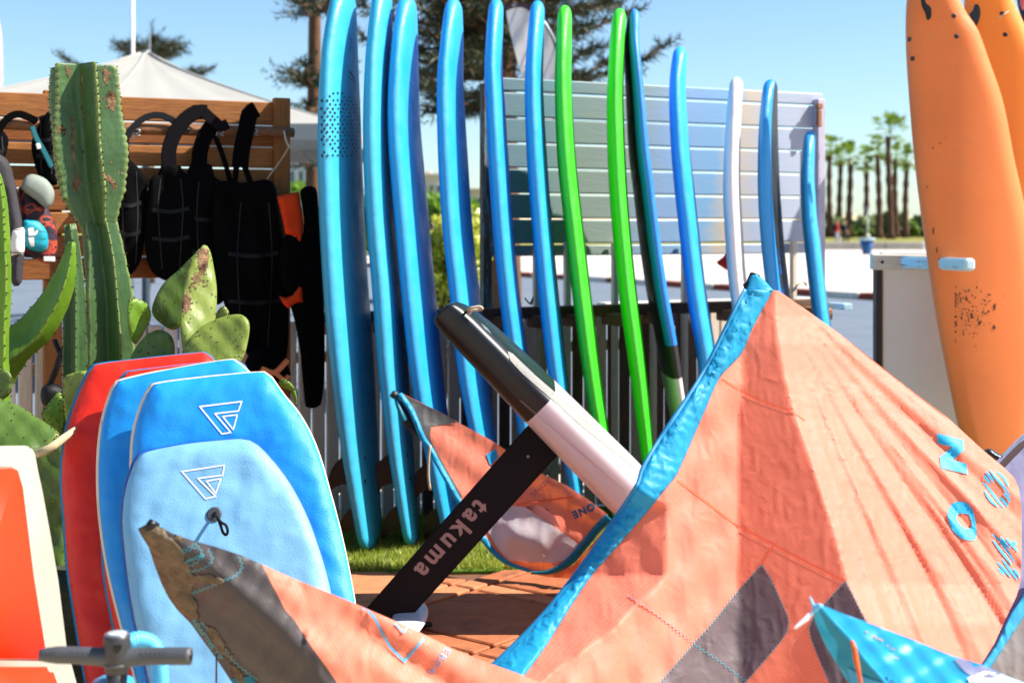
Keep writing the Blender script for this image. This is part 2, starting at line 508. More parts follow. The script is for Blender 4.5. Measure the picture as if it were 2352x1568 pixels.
# ================================================================ far background: wall, hedges, palms, people
M_lowwall = mat('low_wall_plaster', '#a79f92', .85, .2, .12, 1.5)
for i, (u0, u1, v0, v1, c_) in enumerate(((1750, 2030, 557, 572, 'long grey low wall in front of the palms'), (2032, 2116, 558, 572, 'paler stretch of low wall beside the orange board'), (2117, 2300, 555, 574, 'white end block of the low wall behind the orange boards'))):
    d = 80.0; a = P(u0, v1, d); b = P(u1, v1, d)
    o = box('low_wall', ((a.x+b.x)/2, d, .21), (b.x - a.x, .4, .42), M_white if i == 2 else M_lowwall, bevel=.03)
    _tag(o, c_, 'low wall')

def leafcloud(centers, n, size, spread, seed=0, flat=.6):
    """random small leaf quads about a set of (centre, radii)"""
    r = np.random.default_rng(seed); V = []; Fc = []
    for (c, rad) in centers:
        k = n
        p = r.normal(0, 1, (k, 3)); p /= np.linalg.norm(p, axis=1)[:, None]
        p *= (r.uniform(.25, 1, k) ** .45)[:, None]
        p *= 1 + .25 * np.sin(p[:, :1] * 7 + p[:, 2:] * 5)
        pts = np.array(c) + p * np.array(rad)
        a = r.normal(0, 1, (k, 3)); a /= np.linalg.norm(a, axis=1)[:, None]
        b = np.cross(a, r.normal(0, 1, (k, 3))); b /= np.linalg.norm(b, axis=1)[:, None]
        s = size * r.uniform(.6, 1.3, k)[:, None]
        base = len(V) * 1
        q = np.stack([pts - a*s, pts + b*s*flat, pts + a*s, pts - b*s*flat], 1).reshape(-1, 3)
        off = sum(len(x) for x in V); V.append(q)
        Fc.append((np.arange(k*4).reshape(-1, 4) + off))
    return np.vstack(V), np.vstack(Fc)

M_hedge = [leafmat('hedge_light', '#5f7a2a', '#8aa048', .25), leafmat('hedge_dark', '#2f4422', '#48602c', .25), leafmat('hedge_grey', '#6b7f4e', '#93a06a', .25)]
HD = [(1880, 40, 480, 553, 0, 'bright green bush at the foot of the left palm'), (1965, 45, 520, 556, 0, 'low sprawling green bush behind the blue bin'), (2000, 40, 492, 550, 2, 'grey green hedge bush left of the tallest palm'), (2040, 30, 488, 552, 1, 'dark bush behind the tallest palm trunk'), (2075, 26, 505, 552, 0, 'fresh green bush right of the tallest palm'), (2125, 36, 498, 553, 1, 'dark rounded bush beside the orange surfboard'), (1925, 40, 500, 552, 2, 'pale green bush behind the two walkers')]
for i, (u, hw, vt, vb, mi, lab) in enumerate(HD):
    d = 158.0; s = d / F; cu_ = P(u, (vt+vb)/2, d)
    zt = P(u, vt, d).z
    cs = [((cu_.x + k * hw * s * .5, d + random.uniform(-1, 1), zt * .46 * random.uniform(.85, 1.1)), (hw*s*.55, 2, zt * .52)) for k in (-1, 0, 1)]
    V, Fc = leafcloud(cs, 700, .28, 1, i)
    V[:, 2] = np.maximum(V[:, 2], .05)
    _tag(mobj('bush', V, Fc, M_hedge[mi]), lab, 'bush')
far = _tag(mobj('dune_ridge', np.array([(x, y, z) for x, z in zip(np.linspace(-200, 300, 26), 3 + 2.2*np.abs(np.sin(np.linspace(0, 9, 26)))) for y, z in ((420, -.5), (440, z), (480, -.5))]),
            [(3*i+j, 3*i+3+j, 3*i+4+j, 3*i+1+j) for i in range(25) for j in (0, 1)], mat('dune_sand', '#b8a98a', .9, .1, .2, .05), smooth=True), kind='structure')

M_palm = leafmat('palm_leaf', '#5c7c1e', '#8fa63a', .35, .4, 1.5)
M_ptrunk = mat('palm_bark', '#5b4438', .95, .1, .25, 2, .8, 10)
def palm(u, vt, vb, seed, lab, cr=1.0):
    r = random.Random(seed); d = 4574 / (vb - HV)
    s = d / F; b = P(u, vb, d); b.z = 0; top = P(u, vt, d)
    t = thing('palm_tree', lab, 'palm tree', b, 'palms in a row beyond the plaza')
    pts = []; rad = []
    for i in range(15):
        f = i / 14; w = .34 - .08 * f + .06 * math.sin(i * 2.3 + seed)
        if f < .12: w += .14 * (1 - f / .12)
        pts.append((b.x + .12 * math.sin(f * 3 + seed), d, f * (top.z + .2))); rad.append(w * 1.0)
    tube('trunk', pts, rad, M_ptrunk, t, 8)
    V = []; Fc = []
    c = Vector((b.x, d, top.z + .5))
    for k in range(30):
        az = r.uniform(0, 2*math.pi); el = r.uniform(-.9, 1.45)
        L = r.uniform(.7, 1.35) * cr
        dr = Vector((math.cos(az)*math.cos(el), math.sin(az)*math.cos(el), math.sin(el)))
        st_ = c + dr * L; sd = dr.cross(Vector((0, 0, 1)))
        if sd.length < .1: sd = Vector((1, 0, 0))
        sd.normalize(); upv = sd.cross(dr)
        n0 = len(V); V += [c - sd*.03, c + sd*.03, st_ + sd*.03, st_ - sd*.03]; Fc.append((n0, n0+1, n0+2, n0+3))
        m_ = 9
        for q_ in range(m_):                       # fan of blades
            a = (q_ / (m_-1) - .5) * 2.6; l = r.uniform(.55, .95) * cr * (1 - .25 * abs(a) / 1.3)
            v_ = (dr * math.cos(a) + sd * math.sin(a)); tip = st_ + v_ * l + Vector((0, 0, -.25 * l)) + upv * .05
            pr = v_.cross(upv).normalized() * .07
            mid = st_ + v_ * l * .5
            n0 = len(V); V += [st_, mid + pr, tip, mid - pr]; Fc.append((n0, n0+1, n0+2, n0+3))
    mobj('crown', V, Fc, M_palm, t)
PL = [(1907, 352, 546, 'palm at the left end of the row beside the plank panel'), (1930, 372, 545, 'short thin palm directly behind the two walkers'), (1951, 368, 548, 'palm just right of the two walkers'),
      (1988, 378, 545, 'thin palm behind the white lamp post'), (2017, 358, 548, 'palm right of the lamp post and left of the tallest one'), (2043, 318, 550, 'tallest palm with a thick trunk and full crown'),
      (2058, 372, 546, 'palm pressed against the tallest palm on its right'), (2082, 378, 547, 'rightmost palm next to the orange surfboard')]
for i, (u, vt, vb, lab) in enumerate(PL): palm(u, vt, vb, i + 3, lab, 1.25 if i == 5 else 1.0)
lp = thing('lamp_post', 'slim white lamp post standing among the palms', 'lamp post', (P(1993, 547, 147).x, 147, 0))
b_ = P(1993, 547, 147); tube('pole', [(b_.x, 147, 0), (b_.x, 147, P(0, 478, 147).z)], [.12, .09], M_white, lp)
tube('foot', [(b_.x, 147, 0), (b_.x, 147, .4)], [.25, .2], M_white, lp); tube('lamp_head', [(b_.x - .5, 147, P(0, 477, 147).z), (b_.x + .1, 147, P(0, 478, 147).z)], [.12, .1], M_steel, lp)

# blue bin
d = 67.0; c = P(1991, 584, d); s = d / F
tb = thing('litter_bin', 'blue plastic litter bin with a pale rim on the plaza', 'bin', (c.x, d, 0))
M_bin = mat('blue_bin', '#1d4f86', .5, .4, .1, 3)
tube('bin_body', [(c.x, d, 0), (c.x, d, .12), (c.x, d, .66)], [.2, .22, .34], M_bin, tb, 12)
tube('rim', [(c.x, d, .66), (c.x, d, .76)], [.4, .42], mat('pale_rim', '#9fb9cc', .5), tb, 12)

# two walkers (skinned bodies)
def person(u, vb, d, h, top, legs, skin, hair, lab, step, pack=None, face=1):
    c = P(u, vb, d); t = thing('person', lab, 'person', (c.x, d, 0), 'people walking across the plaza')
    k = h / 1.75; X = c.x; pts = {}
    J = [('pelvis', 0, 0, .95, .14), ('waist', 0, 0, 1.1, .13), ('chest', .01, 0, 1.33, .16), ('neck', .02, 0, 1.5, .06), ('head0', .03, 0, 1.58, .085), ('head1', .04, 0, 1.72, .09),
         ('hl', 0, .09, .9, .1), ('kl', step*.5+.04, .09, .5, .07), ('al', step*.55, .09, .09, .045), ('tl', step*.55+.14, .09, .04, .04),
         ('hr', 0, -.09, .9, .1), ('kr', -step*.3+.04, -.09, .5, .07), ('ar', -step*.6, -.09, .1, .045), ('tr', -step*.6+.13, -.09, .05, .04),
         ('sl', .01, .2, 1.42, .06), ('el', -.08, .25, 1.14, .045), ('wl', .02, .25, .9, .035), ('fl', .05, .25, .8, .035),
         ('sr', .01, -.2, 1.42, .06), ('er', .05, -.25, 1.14, .045), ('wr', .18, -.23, .95, .035), ('fr', .23, -.23, .87, .035)]
    E_ = [(0,1),(1,2),(2,3),(3,4),(4,5),(0,6),(6,7),(7,8),(8,9),(0,10),(10,11),(11,12),(12,13),(2,14),(14,15),(15,16),(16,17),(2,18),(18,19),(19,20),(20,21)]
    m = bpy.data.meshes.new('body')
    m.from_pydata([(j[1]*k*face, j[2]*k, j[3]*k) for j in J], E_, [])
    o = bpy.data.objects.new('tmp', m); COL.objects.link(o)
    sk_ = o.modifiers.new('s', 'SKIN'); sb = o.modifiers.new('u', 'SUBSURF'); sb.levels = 2
    m.skin_vertices.new() if not m.skin_vertices else None
    for i, j in enumerate(J): m.skin_vertices[0].data[i].radius = (j[4]*k, j[4]*k)
    m.skin_vertices[0].data[0].use_root = True
    dg = bpy.context.evaluated_depsgraph_get(); me = bpy.data.meshes.new_from_object(o.evaluated_get(dg))
    V = np.array([tuple(v.co) for v in me.vertices]); Fc = [tuple(p.vertices) for p in me.polygons]
    bpy.data.objects.remove(o)
    fm = []
    for f in Fc:
        z = V[list(f), 2].mean() / k; x = abs(V[list(f), 1].mean()) / k
        if z > 1.5: fm.append(2 if z < 1.66 else 3)
        elif x > .19: fm.append(0 if z > 1.15 else 2)
        elif z > .98: fm.append(0)
        elif z > .09: fm.append(1)
        else: fm.append(3)
    V[:, 0] += X; V[:, 1] += d
    mobj('body', V, Fc, None, t, True, [top, legs, skin, hair], fm)
    if pack:
        box('backpack', (X - .2*k*face, d, 1.28*k), (.2, .3, .42), pack, t, bevel=.06)
M_skin = mat('skin', '#b98566', .6); M_hair = mat('dark_hair', '#2a1c15', .7)
person(1922, 570, 85, 1.72, mat('red_shirt', '#c3202a', .8), mat('grey_trousers', '#a9a7b4', .8), M_skin, mat('red_cap', '#8f1d26', .8), 'person in red top and pale grey trousers carrying a dark pack', .35, M_rubber)
person(1940, 570, 85.6, 1.66, mat('dark_green_top', '#25423f', .8), mat('black_trousers', '#232228', .8), M_skin, mat('fair_hair', '#b98f5a', .7), 'person in dark green jacket and black trousers', .4, M_rubber)

# ================================================================ pines
M_needle = leafmat('pine_needles', '#20240f', '#3d4019', .2, .6, 1.2)
def brush(V, Fc, a, b, n, L, w, r, up=.35):
    """needle brush along a->b"""
    ax = (b - a); ln = ax.length; ax = ax.normalized()
    for k in range(n):
        f = (k + r.random()) / n; p = a + (b - a) * f
        rnd = Vector((r.gauss(0, 1), r.gauss(0, 1), r.gauss(0, 1) + up)); rnd -= ax * rnd.dot(ax); 
        if rnd.length < 1e-3: continue
        dr = (rnd.normalized() + ax * r.uniform(.5, 1.2)).normalized()
        l = L * r.uniform(.6, 1.15) * (1 - .4 * f); sd = dr.cross(Vector((r.gauss(0, 1), r.gauss(0, 1), r.gauss(0, 1)))).normalized() * w
        n0 = len(V); V += [p - sd, p + sd, p + dr * l]; Fc.append((n0, n0+1, n0+2))
def bough(V, Fc, TV, TF, p0, p1, r, L=.3, dens=1.0, width=.9):
    """a bough with side sprays that curve up"""
    p0, p1 = Vector(p0), Vector(p1); ax = p1 - p0; ln = ax.length; axn = ax.normalized()
    sag = Vector((0, 0, -.06 * ln))
    pth = [p0 + ax * f + sag * math.sin(f * math.pi) + Vector((0, 0, .12 * ln * f * f)) for f in np.linspace(0, 1, 7)]
    tv, tf = tube('', pth, [.05, .012], None, sides=5, raw=True)
    o = len(TV); TV += tv; TF += [tuple(i + o for i in f) for f in tf]
    m = max(4, int(ln * 5.5 * dens))
    for k in range(m):
        f = .12 + .88 * (k + r.random()) / m; i = min(int(f * 6), 5); q = pth[i] + (pth[i+1] - pth[i]) * (f * 6 - i)
        for sgn in (-1, 1):
            sd = axn.cross(Vector((0, 0, 1)))
            if sd.length < .1: sd = Vector((1, 0, 0))
            sd = sd.normalized() * sgn
            dr = (axn * r.uniform(.35, .9) + sd * r.uniform(.5, 1) + Vector((0, 0, r.uniform(-.15, .45)))).normalized()
            l = width * r.uniform(.4, 1.0) * (1.1 - .7 * f)
            brush(V, Fc, q, q + dr * l, int(26 * dens), L * .55, .012, r)
    brush(V, Fc, pth[3], pth[6] + axn * .2, 30, L * .6, .013, r)
def pine(lab, trunk, boughs, seed, L=.34, dens=1.0):
    """trunk [(u,v,d)...] from base up, boughs [(u0,v0,u1,v1,depth_change)]"""
    r = random.Random(seed); d = trunk[0][2]
    base = P(*trunk[0]); base.z = 0
    t = thing('pine_tree', lab, 'pine tree', base)
    pts = [base] + [P(*q) for q in trunk[1:]]
    tube('trunk', pts, trunk_r[seed], M_trunk, t, 12, n=14)
    V, Fc, TV, TF = [], [], [], []
    for (u0, v0, u1, v1, dd) in boughs: bough(V, Fc, TV, TF, P(u0, v0, d), P(u1, v1, d + dd), r, L, dens)
    mobj('foliage', V, Fc, M_needle, t); mobj('branch', TV, TF, M_trunk, t, True)
trunk_r = {1: [.16, .11, .085], 2: [.3, .22, .14], 3: [.12, .08]}
pine('bare pine trunk with short tufts beside the spotted surfboard', [(722, 640, 22), (720, 400, 22), (722, 150, 22), (724, -160, 22)],
     [(722, 12, 650, -6, -1), (722, 8, 800, 0, 1), (722, 20, 690, 30, -2), (720, 178, 672, 182, -1.2), (720, 182, 690, 200, -1.6), (722, 176, 775, 170, 1), (722, 190, 700, 172, -2), (720, 250, 700, 246, -1), (720, 252, 765, 256, 1), (720, 370, 690, 382, -.8), (720, 374, 752, 366, .6), (724, -60, 640, -70, 0), (724, -60, 800, -75, 0), (722, 184, 760, 200, -1.4), (722, 4, 760, 30, -2)], 1, .3, .8)
bo = []
rb = random.Random(11)
for k in range(15):                                                   # dense middle of the crown
    bo.append((1150 + rb.uniform(-10, 10), rb.uniform(-60, 170), 1150 + rb.choice([-1, 1]) * rb.uniform(90, 190), rb.uniform(-60, 200), rb.uniform(-2.5, 2.5)))
bo += [(1150, 40, 830, 55, -1), (1150, 30, 846, 10, 1), (1150, 90, 880, 70, .5), (1150, 150, 835, 125, 0), (1150, 150, 900, 190, -2), (1150, 200, 960, 225, -1), (1150, 205, 975, 285, -1.5), (1150, 225, 930, 190, 1), (1150, 225, 1000, 240, -2), (1150, 240, 1075, 262, 0),
       (1150, 60, 1330, 110, -2), (1150, 20, 1380, 40, -1), (1150, 0, 1410, 45, 1), (1150, 30, 1470, 8, 0), (1150, -10, 1420, -10, -1), (1150, -20, 1250, 20, 1), (1150, 100, 1300, 172, 0), (1150, 130, 1385, 140, 1), (1150, 80, 1455, 62, 1), (1150, 180, 1532, 158, 1.5), (1150, 190, 1400, 176, 1),
       (1150, 60, 1000, 30, -2), (1150, 110, 985, 120, -2), (1150, 170, 1000, 165, 2), (1150, 0, 960, -20, -2)]
pine('large dense dark pine spreading behind the surfboards and plank panel', [(1150, 700, 19), (1150, 420, 19), (1152, 150, 19), (1154, -150, 19)], bo, 2, .42, .85)
pine('small pine top showing above the white canopy peak', [(345, 640, 34), (345, 330, 34), (345, 128, 34)],
     [(345, 128, 272, 112, 0), (345, 126, 300, 118, -2), (345, 124, 412, 122, 1), (345, 122, 380, 130, -2), (345, 118, 350, 104, 0), (345, 126, 330, 110, 1), (345, 126, 395, 116, 2), (345, 190, 445, 168, 0), (345, 190, 480, 178, 1), (345, 200, 140, 154, 0)], 3, .5, 1.0)

# ================================================================ canopy tent, masts, buildings, shrub, flag
M_canvas = mat('white_canvas', '#a3a098', .7, .2, .06, 1.2, .2, 8, dirt='#94897a', dscale=1.4, dthr=.66)
td = 14.0; pk = P(335, 116, td); hw = 515 * td / F; ez = P(0, 322, td).z
tent = thing('canopy_tent', 'big off white pyramid canopy behind the wooden rack', 'canopy', (pk.x, td, 0))
ns = 24; V = []; Fc = []
cor = [(-hw, -hw), (hw, -hw), (hw, hw), (-hw, hw)]
for s_ in range(4):
    (x0, y0), (x1, y1) = cor[s_], cor[(s_+1) % 4]; b0 = len(V)
    for i in range(ns + 1):
        f = i / ns
        for j in range(ns + 1):
            g = j / ns; x = (x0 + (x1 - x0) * g) * f; y = (y0 + (y1 - y0) * g) * f
            z = pk.z + (ez - pk.z) * (f ** .82) - .05 * math.sin(g * math.pi) * f * (1 - f) * 2 + .012 * math.sin(g * 40) * f
            V.append((pk.x + x, td + y, z))
    for i in range(ns):
        for j in range(ns):
            a = b0 + i * (ns+1) + j; Fc.append((a, a + ns + 1, a + ns + 2, a + 1))
mobj('canvas_roof', V, Fc, M_canvas, tent, True)
for s_ in range(4):
    for (x, y, dz) in ((*cor[s_], 0), ((cor[s_][0] + cor[(s_+1) % 4][0]) / 2, (cor[s_][1] + cor[(s_+1) % 4][1]) / 2, 0)):
        tube('seam', [(pk.x + x*f, td + y*f, pk.z + (ez - pk.z) * (f ** .82) + .004 - (.1 * f * (1-f) if x == 0 or y == 0 else 0)) for f in np.linspace(.02, 1, 12)], .012, M_canvas, tent, 6)
for s_ in range(4):
    (x0, y0), (x1, y1) = cor[s_], cor[(s_+1) % 4]
    a = Vector((pk.x + x0, td + y0, ez - .06)); b = Vector((pk.x + x1, td + y1, ez - .06))
    bar('valance', a, b, .012, .14, M_canvas, tent)
    tube('pole', [(a.x, a.y, 0), (a.x, a.y, ez)], .035, M_steel, tent)
tube('centre_pole', [(pk.x, td, 0), (pk.x, td, pk.z)], .04, M_steel, tent)
for (u, vt, d, r_, lab) in ((305, -30, 30, .045, 'tall white mast rising behind the canopy'), (344, 74, 31, .02, 'thin grey aerial just right of the white mast')):
    b = P(u, 0, d); _tag(tube('mast', [(b.x, d, 0), (b.x, d, P(u, vt, d).z)], [r_, r_ * .8], M_white if r_ > .03 else M_steel), lab, 'mast')

M_glass = mat('window_glass', '#3d5364', .15, .6, .1, 1)
def house(u0, u1, v0, d, lab, wcol, cols, rows, extra=None):
    a, b = P(u0, v0, d), P(u1, v0, d); W = b.x - a.x; Hh = a.z; dp = min(W, 12)
    t = thing('house', lab, 'house', ((a.x+b.x)/2, d + dp/2, 0)); m = mat('wall_' + wcol[1:], wcol, .8, .2, .06, .3)
    box('wall', ((a.x+b.x)/2, d + dp/2, Hh/2), (W, dp, Hh), m, t, bevel=.02)
    box('roof', ((a.x+b.x)/2, d + dp/2, Hh + .16), (W + .5, dp + .5, .32), m, t, bevel=.03)
    for i in range(cols):
        for j in range(rows):
            x = a.x + W * (i + .5) / cols; z = Hh - 1.6 - j * 3.0
            if z < 1: continue
            w = box('window', (x, d - .02, z), (W / cols * .62, .12, 1.5), M_white, t, bevel=.02)
            box('pane', (x, d - .1, z), (W / cols * .5, .06, 1.3), M_glass, w, bevel=0).location = Vector((0, -.06, 0))
    if extra:
        (ua, ub, va) = extra; a2, b2 = P(ua, va, d + 3), P(ub, va, d + 3)
        box('stair_tower', ((a2.x+b2.x)/2, d + 4, (a2.z + Hh)/2 + .1), (b2.x - a2.x, 3, a2.z - Hh), m, t, bevel=.02)
house(560, 722, 368, 120, 'white flat roofed house glimpsed between rack post and pine trunk', '#c9cdd2', 8, 1)
house(935, 1016, 405, 150, 'cream block of flats glimpsed between the blue surfboards', '#d2c6b4', 5, 3, (958, 990, 396))
house(1040, 1110, 438, 190, 'small pale building above the yellow green shrub', '#cbbda8', 4, 1)

M_shrub = leafmat('shrub_leaf', '#7f9420', '#c9c94a', .4, .4, 2.5)
M_shrub2 = leafmat('shrub_leaf_green', '#4f7a22', '#8fae3c', .4, .4, 2.5)
for (lab, m_, d, items) in (('yellow green leafy shrub between the third and fifth surfboards', M_shrub, 11.5, [(1030, 560, 60, 60), (985, 600, 40, 60), (1060, 520, 45, 50), (1080, 600, 40, 60), (1020, 650, 45, 50)]),
                            ('fresh green tree crown behind the blue surfboards', M_shrub2, 26, [(860, 480, 50, 50), (1000, 470, 40, 26), (1050, 480, 40, 26), (900, 500, 40, 40), (840, 540, 50, 60)]),
                            ('low bright hedge behind the wooden rack post', M_shrub2, 60, [(660, 436, 30, 16), (700, 438, 30, 16), (740, 440, 30, 16)])):
    s = d / F; cs = [((P(u, v, d).x, d + random.uniform(-.4, .4), P(u, v, d).z), (ru*s, .6 * max(1, d/20), rv*s)) for u, v, ru, rv in items]
    x0 = sum(c[0][0] for c in cs) / len(cs)
    t = thing('shrub', lab, 'shrub', (x0, d, 0))
    V, Fc = leafcloud(cs, 620 if d < 15 else 420, .045 if d < 15 else .1 * d / 26, 1, int(d), .55); mobj('crown', V, Fc, m_, t)
    rr = random.Random(int(d))
    TV, TF = [], []
    for c, rad in cs:
        for _ in range(3):
            e = Vector(c) + Vector((rr.uniform(-.6, .6)*rad[0], 0, rr.uniform(-.3, .6)*rad[2]))
            tv, tf = tube('', [(x0 + rr.uniform(-.15, .15), d, 0), ((x0+e.x)/2, d, e.z*.5), e], [.03*d/11, .008], None, sides=5, raw=True)
            o = len(TV); TV += tv; TF += [tuple(i+o for i in f) for f in tf]
    mobj('trunk', TV, TF, M_trunk, t, True)

# feather flags
fd = 12.5
ff = thing('feather_flag', 'white feather flag with a dark hem above the plank panel', 'flag', (P(1165, 0, fd).x, fd, 0))
fo = spline([(1163, 26), (1178, 17), (1205, 18), (1238, 42), (1265, 82), (1282, 130), (1285, 200), (1278, 330), (1225, 330), (1205, 200), (1180, 110)], 50, True)
fdf = lambda u, v: fd + .08 * math.sin(u * .05 + v * .02)
M_flagc = fabric('flag_cloth', '#cfc9c6', .35, .25, False, 6)
sheet('cloth', fo, fdf, M_flagc, ff, 14)
hem = [(1164, 20), (1178, 13), (1206, 14), (1240, 38), (1268, 79), (1285, 128)]
sheet('hem', stroke(spline(hem, 20), 11), fdf, mat('dark_hem', '#4a3038', .7), ff, 20, eps=.02)
tube('pole', [(P(1300, 0, fd).x, fd, 0), P(1292, 330, fd), P(1286, 130, fd), P(1266, 76, fd), P(1235, 34, fd), P(1204, 12, fd), P(1176, 12, fd)], .012, M_steel, ff, 6, n=30)
f2 = thing('feather_flag', 'cream flag edge at the far left of the photo', 'flag', (P(-60, 0, 9).x, 9, 0))
sheet('cloth', spline([(-90, 0), (-20, 6), (2, 60), (7, 130), (6, 200), (-30, 215), (-90, 330)], 40, True), lambda u, v: 9 + .03 * math.sin(u * .1), M_flagc, f2, 16)
tube('pole', [(P(-92, 0, 9).x, 9, 0), P(-92, -20, 9)], .015, M_steel, f2)
# ================================================================ slat fence, wooden rack, board rack, plank panel
LA = math.atan2(LT.y, LT.x)
def on_line(u, z, off):
    y = Lu(u, off); return Vector(((u - CU) * y / F, y, z))
W_slat = [wood('slat_%d' % i, a, b, (14, 14, 1.0), .85) for i, (a, b) in enumerate((('#dccfbd', '#eee3d2'), ('#cdbca6', '#e6d6c0'), ('#ddd5cb', '#efe8dd'), ('#5c483c', '#7d6653')))]
fence = thing('slat_fence', 'low fence of weathered upright slats behind the surfboards and wetsuits', 'fence', on_line(700, 0, -.04))
a0, a1 = on_line(-80, 0, -.13), on_line(1700, 0, -.13)
L = (a1 - a0).length; n = int(L / .066)
for i in range(n):
    c = a0 + (a1 - a0) * ((i + .5) / n); uu = CU + c.x / c.y * F
    hgt = .955 + random.uniform(-.012, .012)
    mm = random.choice(W_slat[:2] if uu > 500 else W_slat[1:3])
    if uu > 1380: mm = random.choice([W_slat[3], W_slat[3], W_slat[1]])
    elif random.random() < .2: mm = W_slat[3]
    o = box('slat', (c.x, c.y, .955 / 2 + .01), (.0565, .02, .955), mm, fence, LA + random.uniform(-.05, .05), .005)
    o.scale.z = hgt / .955; o.rotation_euler.x = random.uniform(-.008, .008)
for z in (.2, .8):
    bar('cross_rail', a0 + Vector((0, .035, z)), a1 + Vector((0, .035, z)), .03, .05, W_slat[1], fence)

W_brown = [wood('rack_wood_%d' % i, a, b, (1.2, 12, 12), .65) for i, (a, b) in enumerate((('#6e4020', '#a56a34'), ('#613718', '#985c2c'), ('#7a4a24', '#b0743c')))]
W_post = wood('post_wood', '#754420', '#a5692f', (14, 14, 1.2), .6)
rack = thing('plank_rack', 'brown wooden rack of horizontal planks hung with black gear', 'rack', on_line(300, 0, 0))
pa, pb = -140, 634
for i in range(8):
    z1 = 1.932 - (0 if i == 0 else .106 + (i - 1) * .094); hh = .098 if i == 0 else .086
    A = on_line(pa, z1 - hh / 2, random.uniform(-.004, .004)); B = on_line(pb, z1 - hh / 2, random.uniform(-.004, .004))
    bar('plank', A, B, .022, hh, W_brown[i % 3], rack, bevel=.004)
for u in (646, 120):
    c = on_line(u, 0, .03 if u == 646 else -.035)
    box('post', (c.x, c.y, .975), (.072, .04, 1.95), W_post, rack, LA, .004)
# round hanging pole and its cord
W_pole = wood('pole_wood', '#5c3a22', '#94653c', (1.5, 10, 10), .6)
pz = EYE + (HV - 303) * Lu(640, .075) / F
pole = _tag(tube('hanging_pole', [on_line(-130, pz + .004, .075), on_line(200, pz - .006, .075), on_line(674, pz - .002, .075)], [.021, .023, .021], W_pole, None, 12, n=16),
            'round wooden pole tied across the front of the plank rack', 'pole')
cord = _tag(tube('tie_cord', [P(652, 300, 6.1), P(657, 322, 6.08), P(664, 336, 6.08), P(688, 352, 6.1), P(735, 384, 6.2)], .0045, M_rope, None, 6, n=16), 'thin pale cord tied from the pole end to the surfboards', 'cord')
_tag(tube('tie_cord', [P(664, 338, 6.09), P(640, 375, 6.1), P(612, 412, 6.08)], .0035, M_rope, None, 6, n=10), 'thin pale cord running down left from the pole knot', 'cord')

# board rack : rail, pegs, posts
W_dark = wood('dark_rack_wood', '#4a372b', '#7b5e4a', (1.2, 10, 10), .75)
W_peg = wood('peg_wood', '#7a5238', '#a97a5c', (10, 10, 10), .7)
W_cream = wood('cream_rail_wood', '#b9b5a8', '#d8d5ca', (1.2, 12, 12), .6)
brack = thing('surfboard_rack', 'dark timber rack with short pegs holding the row of surfboards upright', 'rack', on_line(1300, 0, 0))
bar('rail', on_line(740, .985, .03), on_line(1885, .985, .03), .05, .055, W_dark, brack)
for u in (752, 858, 934, 1018, 1136, 1222, 1302, 1392, 1484, 1655, 1745, 1836):
    A = on_line(u, .945, .0); B = A + LN * (.24 if u != 1392 else .3)
    bar('peg', A, B, .062, .058, W_peg, brack, bevel=.007)
bar('back_rail', on_line(1380, .955, -.75), on_line(1850, .955, -.75), .10, .04, W_cream, brack)
for u in (1232, 1303, 1412, 1500, 1572, 1822):
    c = on_line(u, 0, -.09); box('leg', (c.x, c.y, .66), (.03, .03, 1.31), W_slat[0 if u != 1822 else 1], brack, LA, .004)
W_lblue = wood('flaking_blue_wood', '#a9c9d6', '#bcd6df', (1.2, 12, 12), .6, paint='#8c7a66', pthr=.38)
A = P(1893, 701, 7.6); B = P(1948, 705, 7.35); bar('peg', A, B, .05, .035, W_lblue, brack)

# painted plank panel, with light bounced off the boards put into its colour
panel = thing('slatted_screen', 'screen of pale painted horizontal planks behind the surfboards', 'panel', on_line(1500, 0, -.13))
_panel = panel
def bounce_paint(name, seed):
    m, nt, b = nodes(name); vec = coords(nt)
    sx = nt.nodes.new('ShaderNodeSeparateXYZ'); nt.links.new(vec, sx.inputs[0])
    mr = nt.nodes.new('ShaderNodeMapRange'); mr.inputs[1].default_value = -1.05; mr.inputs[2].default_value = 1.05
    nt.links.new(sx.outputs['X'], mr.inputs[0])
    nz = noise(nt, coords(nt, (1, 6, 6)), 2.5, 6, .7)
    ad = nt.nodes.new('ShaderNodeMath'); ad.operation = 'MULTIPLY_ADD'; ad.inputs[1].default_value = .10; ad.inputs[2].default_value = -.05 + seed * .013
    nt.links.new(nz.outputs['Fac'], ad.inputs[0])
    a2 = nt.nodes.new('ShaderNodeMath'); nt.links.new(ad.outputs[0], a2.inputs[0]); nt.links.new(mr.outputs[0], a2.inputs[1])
    r = ramp(nt, a2.outputs[0], [(0, lin('#74868c')), (.2, lin('#74939e')), (.32, lin('#8a9990')), (.45, lin('#929f95')), (.56, lin('#8da9c6')), (.70, lin('#82acca')), (.76, lin('#c6b69e')), (.86, lin('#a9b4c4')), (1, lin('#b2bac8'))])  # board colour bounce and the shaded left end are put into this ramp
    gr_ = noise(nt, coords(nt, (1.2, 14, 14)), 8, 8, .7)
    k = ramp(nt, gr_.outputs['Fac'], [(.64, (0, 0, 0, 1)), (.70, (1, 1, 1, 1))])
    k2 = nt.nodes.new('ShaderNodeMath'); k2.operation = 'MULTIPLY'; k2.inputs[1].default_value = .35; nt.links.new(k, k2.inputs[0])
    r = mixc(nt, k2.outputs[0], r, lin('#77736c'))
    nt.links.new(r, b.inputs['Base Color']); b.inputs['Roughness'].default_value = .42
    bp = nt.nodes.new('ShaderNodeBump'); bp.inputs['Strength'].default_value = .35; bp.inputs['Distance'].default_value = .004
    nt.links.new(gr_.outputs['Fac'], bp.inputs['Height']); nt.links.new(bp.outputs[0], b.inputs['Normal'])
    return m
